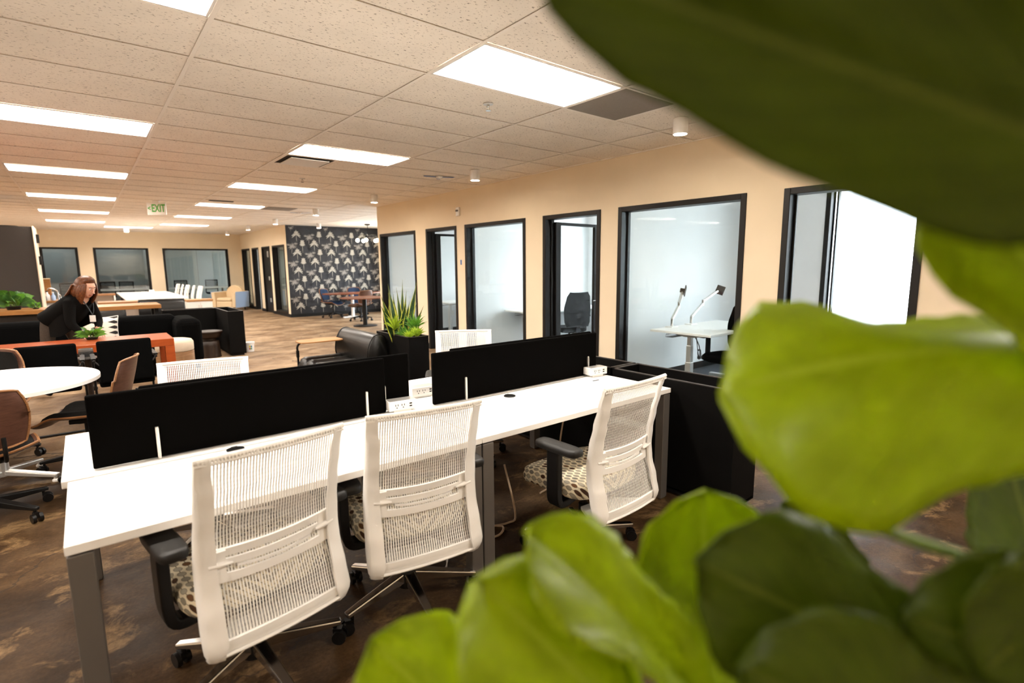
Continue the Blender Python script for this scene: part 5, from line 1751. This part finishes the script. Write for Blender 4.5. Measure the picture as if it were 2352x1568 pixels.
# ------------------------------------------------------------------ the woman bending over the table's plant
def build_person():
    t = thing('person', 'person with long auburn hair in a black jacket bending over the red table', 'person', (-.90, 5.22, 0), math.radians(-36))
    # joints, local: x along the reach (to the right of the picture), y away from the camera, z up
    J = {
        'pelvis': ((.0, 0, .99), .125, .115), 'waist': ((.09, .0, 1.05), .125, .11), 'chest': ((.19, .0, 1.105), .145, .125), 'upper': ((.27, .0, 1.16), .13, .115),
        'neck': ((.325, .0, 1.21), .055, .055), 'skull0': ((.36, -.005, 1.25), .062, .062), 'skull': ((.39, -.01, 1.305), .088, .092), 'crown': ((.40, -.01, 1.365), .07, .075),
        'hipL': ((.02, .09, .95), .095, .095), 'kneeL': ((.16, .11, .52), .062, .062), 'ankL': ((.16, .11, .09), .042, .042), 'toeL': ((.28, .12, .035), .035, .03),
        'hipR': ((-.03, -.09, .95), .095, .095), 'kneeR': ((-.09, -.10, .52), .062, .062), 'ankR': ((-.20, -.10, .09), .042, .042), 'toeR': ((-.08, -.12, .035), .035, .03),
        'shR': ((.275, -.155, 1.125), .07, .07), 'elR': ((.29, -.20, .89), .055, .055), 'wrR': ((.40, -.20, .80), .035, .03), 
        'shL': ((.275, .155, 1.125), .07, .07), 'elL': ((.33, .20, .89), .055, .055), 'wrL': ((.42, .06, .81), .035, .03),
    }
    E = [('pelvis', 'waist', 1), ('waist', 'chest', 1), ('chest', 'upper', 1), ('upper', 'neck', 0), ('neck', 'skull0', 0), ('skull0', 'skull', 0), ('skull', 'crown', 0),
         ('pelvis', 'hipL', 2), ('hipL', 'kneeL', 2), ('kneeL', 'ankL', 2), ('ankL', 'toeL', 3), ('pelvis', 'hipR', 2), ('hipR', 'kneeR', 2), ('kneeR', 'ankR', 2), ('ankR', 'toeR', 3),
         ('upper', 'shR', 1), ('shR', 'elR', 1), ('elR', 'wrR', 1), ('upper', 'shL', 1), ('shL', 'elL', 1), ('elL', 'wrL', 1)]
    names = list(J)
    idx = {n: i for i, n in enumerate(names)}
    verts = [Vector(J[n][0]) for n in names]
    rad = [(J[n][1], J[n][2]) for n in names]
    edges = [(idx[a], idx[b]) for a, b, _ in E]
    elab = [c for _, _, c in E]
    # hands: palm and five fingers each
    for side, wr, el, s in (('R', 'wrR', 'elR', -1), ('L', 'wrL', 'elL', 1)):
        w = Vector(J[wr][0])
        d = (w - Vector(J[el][0])).normalized()
        d = (d + Vector((.35, 0, -.55))).normalized()
        lat = d.cross(Vector((0, 0, 1))).normalized()
        dn = Vector((0, 0, -1))
        pv = len(verts)
        verts.append(w + d * .065)
        rad.append((.034, .017))
        edges.append((idx[wr], pv))
        elab.append(0)
        for k in range(5):
            if k == 0:      # thumb leaves the side of the palm
                ch = [w + d * .035 + lat * s * .032, w + d * .06 + lat * s * .052 + dn * .012, w + d * .085 + lat * s * .052 + dn * .03]
                root = idx[wr]
            else:
                o = (k - 2.5) * .017
                L = (.062, .072, .066, .05)[k - 1]
                ch = [w + d * .085 + lat * o, w + d * (.085 + L * .5) + lat * o * 1.15 + dn * .010, w + d * (.085 + L * .85) + lat * o * 1.2 + dn * .036]
                root = pv
            prev = root
            for q, p in enumerate(ch):
                verts.append(p)
                rad.append(((.0095, .0085, .0075)[q],) * 2)
                edges.append((prev, len(verts) - 1))
                elab.append(0)
                prev = len(verts) - 1
    me = bpy.data.meshes.new('body')
    me.from_pydata([tuple(v) for v in verts], edges, [])
    o = bpy.data.objects.new('body_tmp', me)
    COL.objects.link(o)
    sk = o.modifiers.new('skin', 'SKIN')
    sk.use_smooth_shade = True
    sub = o.modifiers.new('sub', 'SUBSURF')
    sub.levels = 2
    sub.render_levels = 2
    layer = me.skin_vertices[0].data
    for i, (a, b) in enumerate(rad):
        layer[i].radius = (a, b)
        layer[i].use_root = (i == 0)
    dg = bpy.context.evaluated_depsgraph_get()
    res = bpy.data.meshes.new_from_object(o.evaluated_get(dg))
    bpy.data.objects.remove(o)
    for m in (M['skin'], M['jacket'], M['trousers'], M['plastic_black']):
        res.materials.append(m)
    segs = [(verts[a], verts[b], c) for (a, b), c in zip(edges, elab)]
    for p in res.polygons:
        c = p.center
        best, bl = 1e9, 0
        for a, b, l in segs:
            ab = b - a
            tt = max(0, min(1, (c - a).dot(ab) / max(1e-9, ab.length_squared)))
            dd = (c - (a + ab * tt)).length
            if dd < best:
                best, bl = dd, l
        p.material_index = bl
        p.use_smooth = True
    res.name = 'body'
    b = bpy.data.objects.new('body', res)
    COL.objects.link(b)
    b.parent = t
    # loose jacket hanging from the shoulders to an open hem
    m = MB()
    path = [((.315, 0, 1.18), .135, .10, .085), ((.262, 0, 1.145), .195, .13, .115), ((.19, 0, 1.07), .20, .155, .14), ((.10, 0, 1.01), .195, .17, .135), ((.02, 0, .97), .195, .17, .13), ((-.05, 0, .935), .20, .16, .125)]
    rings = []
    ax = Vector((.86, 0, .50)).normalized()
    upv = Vector((-.62, 0, .78))
    for (c, wy, lo, hi) in path:
        ring = []
        for k in range(28):
            a = 2 * PI * k / 28
            r = hi if math.sin(a) > 0 else lo
            ring.append(Vector(c) + Vector((0, 1, 0)) * math.cos(a) * wy + upv * math.sin(a) * r * (1 + .04 * math.sin(3 * a)))
        rings.append(ring)
    m.loft(rings, cap=False)
    # front flap that falls towards the table
    m.shell(lambda u, v: Vector((.33 - .31 * u, -.165 - .02 * math.sin(PI * u), 1.07 - .13 * u - (.20 + .05 * math.sin(PI * u)) * v)), 10, 6, .01)
    m.shell(lambda u, v: Vector((.33 - .31 * u, .165, 1.07 - .13 * u - .18 * v)), 8, 5, .01)
    j = m.build('jacket', M['jacket'], t, smooth=70)
    def nod(mb):
        R = Matrix.Rotation(math.radians(-8), 3, 'Z') @ Matrix.Rotation(math.radians(22), 3, 'Y')
        mb.v = [tuple(H + R @ (Vector(p) - H)) for p in mb.v]
        return mb
    # hair: a cap with long locks falling past the jaw
    H = Vector((.39, -.01, 1.315))
    hm = MB()
    rings = []
    for i in range(10):
        b_ = PI * (i + .4) / 12
        ring = []
        for k in range(28):
            a = 2 * PI * k / 28
            rr = math.sin(b_)
            x = -.016 + .115 * rr * math.cos(a)
            y = .108 * rr * math.sin(a)
            z = .122 * math.cos(b_) + .012
            front = max(0, math.cos(a)) ** 1.5
            if i > 2:
                x -= .075 * front * min(1, (i - 2) / 3)
            ring.append(H + Vector((x, y, z)))
        rings.append(ring[::-1])
    hm.loft(rings)
    rnd = random.Random(5)
    for k in range(64):
        a = rnd.uniform(.95, 2 * PI - .95)
        d = Vector((math.cos(a), math.sin(a), 0))
        ln = rnd.uniform(.10, .17) * (1.0 if d.x > -.2 else .8)
        top = H + Vector((d.x * .09 - .012, d.y * .088, .055))
        mid = H + Vector((d.x * .120 - .012, d.y * .114, -.03))
        low = H + Vector((d.x * .122 - .012, d.y * .112, -.03 - ln * .55))
        end = H + Vector((d.x * .105 - .005, d.y * .092, -.03 - ln))
        hm.tube(spline([top, mid, low, end], 4), [.010 + .013 * math.sin(PI * min(1, (q + 1) / 13)) for q in range(13)], 6, flat=.45)
    nod(hm)
    for k in range(15):     # locks falling back over the collar
        y = -.098 + .014 * k
        hm.tube(spline([H + Vector((-.085, y, .03)), H + Vector((-.13, y * 1.1, -.045)), H + Vector((-.175, y * 1.15, -.10)), H + Vector((-.20 - .02 * (k % 3), y * 1.2, -.135))], 4), [.021 - .0012 * q for q in range(13)], 6, flat=.6)
    hm.build('hair', M['hair'], t, smooth=70)
    # face
    F = H + Vector((.0, 0, -.015))
    fm = MB()      # front of the face: brow, cheeks and chin as one shaped shell
    rings = []
    for q, (dx, dz, w, dp) in enumerate([(.022, .075, .052, .045), (.026, .045, .066, .058), (.028, .010, .070, .060), (.026, -.025, .068, .060), (.024, -.055, .058, .058), (.024, -.080, .042, .055), (.026, -.098, .022, .045)]):
        rings.append([F + Vector((dx + dp * math.cos(a) * (1 - .12 * math.cos(2 * a)), w * math.sin(a), dz)) for a in [2 * PI * k / 20 for k in range(20)]][::-1])
    fm.loft(rings)
    nod(fm).build('face', M['skin'], t, smooth=80)
    f = MB().tube([F + Vector((.080, 0, .020)), F + Vector((.093, 0, -.004)), F + Vector((.105, 0, -.024)), F + Vector((.086, 0, -.032))], [.007, .009, .012, .007], 8)
    nod(f).build('nose', M['skin'], t, smooth=60)
    for s in (-1, 1):
        e = MB().lathe([(.001, .010)] + [(.010 * math.sin(q), .010 * math.cos(q)) for q in [PI * w_ / 6 for w_ in range(1, 6)]] + [(.001, -.010)], 10, tuple(F + Vector((.072, s * .030, .014))))
        eye = nod(e).build('eye', M['trim_white'], t, smooth=80)
        nod(MB().tube([F + Vector((.080, s * .030, .014)), F + Vector((.0835, s * .030, .013))], .005, 8)).build('iris', M['stool_wood'], eye)
        nod(MB().tube(spline([F + Vector((.084, s * .012, .034)), F + Vector((.082, s * .032, .039)), F + Vector((.070, s * .050, .034))], 3), .0032, 5)).build('eyebrow', M['hair'], t)
        nod(MB().lathe([(.004, -.022), (.012, -.012), (.014, .004), (.010, .018), (.003, .022)], 10, tuple(F + Vector((-.005, s * .086, -.012))))).build('ear', M['skin'], t, smooth=60)
    nod(MB().tube(spline([F + Vector((.070, -.024, -.060)), F + Vector((.082, -.010, -.056)), F + Vector((.084, 0, -.058)), F + Vector((.082, .010, -.056)), F + Vector((.070, .024, -.060))], 3), [.003, .005, .0055, .006, .006, .006, .0065, .006, .006, .006, .0055, .005, .003], 6)).build('mouth', pm('lip', (.34, .09, .07), .45), t, smooth=60)
    # lanyard and badge
    l = MB()
    for s in (-1, 1):
        l.tube(spline([(.31, s * .06, 1.235), (.375, s * .075, 1.16), (.41, s * .03, 1.03), (.41, 0, .975)], 4), .008, 4, flat=.25)
    l.build('lanyard', M['plastic_black'], t)
    MB().box(.375, .445, -.006, .0, .895, .975).build('badge', M['trim_white'], t, bevel=.004)
    return t
build_person()
# ------------------------------------------------------------------ foreground fiddle-leaf fig beside the camera
def fig_leaf(parent, base, tip, nrm, W, cup=.0, bend=0.0, wave=.01, mat=None, nl=22, nw=12, roll=0.0, seed=0, ovate=False):
    """base -> tip midrib, nrm roughly the upper side; cup>0 lifts the margins, bend lifts the middle of the midrib"""
    base, tip, nrm = Vector(base), Vector(tip), Vector(nrm)
    ay = tip - base
    L = ay.length
    ay.normalize()
    ax = ay.cross(nrm).normalized()
    az = ax.cross(ay)
    r = random.Random(seed)
    ph = r.uniform(0, 6)
    V, F, uv = [], [], []
    for i in range(nl + 1):
        v = i / nl
        w = W * .5 * interp([(0, .3), (.3, 1), (.55, .96), (.8, .75), (.93, .52), (1.0, .05)] if ovate else [(0, .06), (.10, .34), (.30, .66), (.45, .74), (.68, 1.0), (.82, .93), (.93, .60), (1.0, .03)], v)
        for k in range(nw + 1):
            u = -1 + 2 * k / nw
            z = bend * math.sin(PI * v) + cup * W * abs(u) ** 1.5 * (.4 + .6 * math.sin(PI * min(1, v * 1.1)))
            z += wave * math.sin(9.0 * v - 3.0 * abs(u) + ph + (1.3 if u > 0 else 0)) * abs(u) ** 1.2
            z -= .004 * math.exp(-(u / .07) ** 2)
            z += .0025 * math.cos(2 * PI * (v * 9 - abs(u) * 3.2)) * min(1, abs(u) * 3)
            p = base + ay * (L * v) + ax * (u * w * (1 - .12 * abs(cup) * 2)) + az * (z + roll * u * w)
            V.append(tuple(p))
            uv.append((k / nw, v))
    N = nw + 1
    for i in range(nl):
        for k in range(nw):
            F.append((i * N + k, i * N + k + 1, (i + 1) * N + k + 1, (i + 1) * N + k))
    me = bpy.data.meshes.new('fig_leaf')
    me.from_pydata(V, [], F)
    me.materials.append(mat or M['fig'])
    lay = me.uv_layers.new(name='UVMap')
    for lp in me.loops:
        lay.data[lp.index].uv = uv[lp.vertex_index]
    me.polygons.foreach_set('use_smooth', [True] * len(me.polygons))
    o = bpy.data.objects.new('fig_leaf', me)
    COL.objects.link(o)
    o.parent = parent
    so = o.modifiers.new('thick', 'SOLIDIFY')
    so.thickness = .0012
    return o
fig = thing('fig_tree', 'large-leaved green fig plant filling the right foreground, out of focus', 'plant', (0, 0, 0))
CB = Vector((-.624, -.768, .146))        # towards the camera
UP = Vector((.098, .108, .989))
RT = Vector((.775, -.632, -.008))
# big drooping leaf overhead at top right
fig_leaf(fig, (-0.206, -3.105, 1.561), (-0.439, -2.887, 1.681), CB * .85 - UP * .5, .105, .10, .0, .004, seed=1, mat=M['fig_shaded'], ovate=True)
# leaf at the right edge
fig_leaf(fig, (-0.092, -3.099, 1.429), (-0.140, -2.987, 1.606), CB * .9 - RT * .45, .105, .12, .0, .006, seed=2)
# broad leaf in the middle right
fig_leaf(fig, (-0.049, -3.087, 1.475), (-0.199, -2.856, 1.432), UP * .62 + CB * .78, .24, -.26, .03, .010, seed=3)
# lower cluster
fig_leaf(fig, (-0.237, -2.889, 1.163), (-0.333, -2.757, 1.308), UP * .75 + CB * .6 + RT * .35, .115, .12, .01, .006, seed=4)
fig_leaf(fig, (-0.152, -2.844, 1.078), (-0.127, -2.808, 1.303), CB * .95 + UP * .25, .16, .14, -.01, .008, seed=5)
fig_leaf(fig, (-0.273, -2.881, 1.115), (-0.385, -2.759, 1.283), UP * .65 + CB * .75, .15, -.2, .02, .008, seed=6)
fig_leaf(fig, (-0.309, -2.756, 1.006), (-0.423, -2.620, 1.163), UP * .6 + CB * .7, .15, -.06, .02, .008, seed=7)
fig_leaf(fig, (-0.093, -3.051, 1.195), (-0.244, -2.870, 1.296), UP * .2 + CB * .95, .15, -.08, .015, .008, seed=8, mat=M['fig_shaded'])
# leaves deeper in the plant, their shade put into the colour
fig_leaf(fig, (-0.060, -3.096, 1.237), (-0.150, -2.991, 1.269), CB * .95 - UP * .1, .15, -.05, .01, .006, seed=9, mat=M['fig_shaded'])
fig_leaf(fig, (-0.129, -3.077, 1.182), (-0.270, -2.924, 1.246), CB * .95 - UP * .1, .15, -.05, .01, .006, seed=10, mat=M['fig_shaded'])
fig_leaf(fig, (-0.024, -3.079, 1.346), (-0.134, -3.036, 1.238), CB, .13, .05, .01, .006, seed=12, mat=M['fig_shaded'])
# leaves added above and to the right of the view to shade the rest
TOP_BLOCKERS = [((-.02, -3.12, 1.74), (-.30, -3.06, 1.80)), ((.0, -3.08, 1.78), (-.22, -2.90, 1.86)), ((.03, -3.05, 1.70), (.06, -2.78, 1.76)),
         ((.04, -3.15, 1.72), (.20, -3.38, 1.80)), ((.0, -3.17, 1.80), (-.14, -3.40, 1.88)), ((.0, -3.12, 1.24), (.02, -3.36, 1.32)), ((.02, -3.12, 1.58), (-.16, -3.22, 1.66)),
         ((-.01, -3.10, 1.90), (-.24, -3.16, 2.02)), ((.03, -3.08, 1.90), (.20, -2.92, 2.02)), ((.0, -3.15, 1.62), (-.20, -3.26, 1.70)), ((.02, -3.06, 1.88), (-.06, -2.84, 1.98))]
SIDE_BLOCKERS = [((.02, -3.12, 1.12), (.20, -3.22, 1.38)), ((.03, -3.08, 1.10), (.22, -2.98, 1.36)), ((.02, -3.05, 1.0), (.10, -2.80, 1.22)), ((.0, -3.15, 1.05), (.05, -3.36, 1.28)), ((.04, -3.10, .95), (.26, -3.10, 1.15))]  # leaves added to keep light off the lower cluster
for k, (a, b) in enumerate(SIDE_BLOCKERS):
    fig_leaf(fig, a, b, RT + UP * .5, .24, -.06, .01, .006, seed=40 + k, mat=M['fig_shaded'])
for k, (a, b) in enumerate(TOP_BLOCKERS):
    fig_leaf(fig, a, b, UP, .22, -.08, .015, .006, seed=20 + k, mat=M['fig_shaded'])
m = MB()
m.tube(spline([(.03, -3.13, .45), (.02, -3.12, .9), (.0, -3.10, 1.3), (.01, -3.11, 1.6), (.02, -3.10, 1.85)], 6), .013, 10)
m.build('trunk', M['bark'], fig, smooth=60)
for k, (a, b) in enumerate([((0, -3.10, 1.30), (-.045, -3.085, 1.345)), ((0.0, -3.10, 1.28), (-.115, -3.065, 1.245)), ((.0, -3.10, 1.2), (-.215, -2.915, 1.15)), ((.0, -3.10, 1.1), (-.165, -2.86, 1.09)),
                            ((.0, -3.1, 1.12), (-.255, -2.90, 1.115)), ((.01, -3.1, 1.03), (-.29, -2.79, 1.02)), ((.005, -3.1, 1.55), (-.215, -3.08, 1.60)), ((0, -3.1, 1.40), (-.085, -3.06, 1.43)), ((0, -3.1, 1.285), (-.185, -2.925, 1.350))]):
    a, b = Vector(a), Vector(b)
    MB().tube(spline([a, a.lerp(b, .5) + Vector((0, 0, -.01)), b], 5), .0045, 8).build('petiole', M['stem'], fig, smooth=60)
MB().lathe([(.15, 0), (.17, .02), (.20, .42), (.205, .46), (.19, .46), (.185, .42), (.0, .42)], 36, (.03, -3.13, 0)).build('pot', M['planter'], fig, smooth=40)
MB().lathe([(.184, .405), (.184, .43), (.0, .44)], 30, (.03, -3.13, 0)).build('soil', M['soil'], fig, smooth=40)
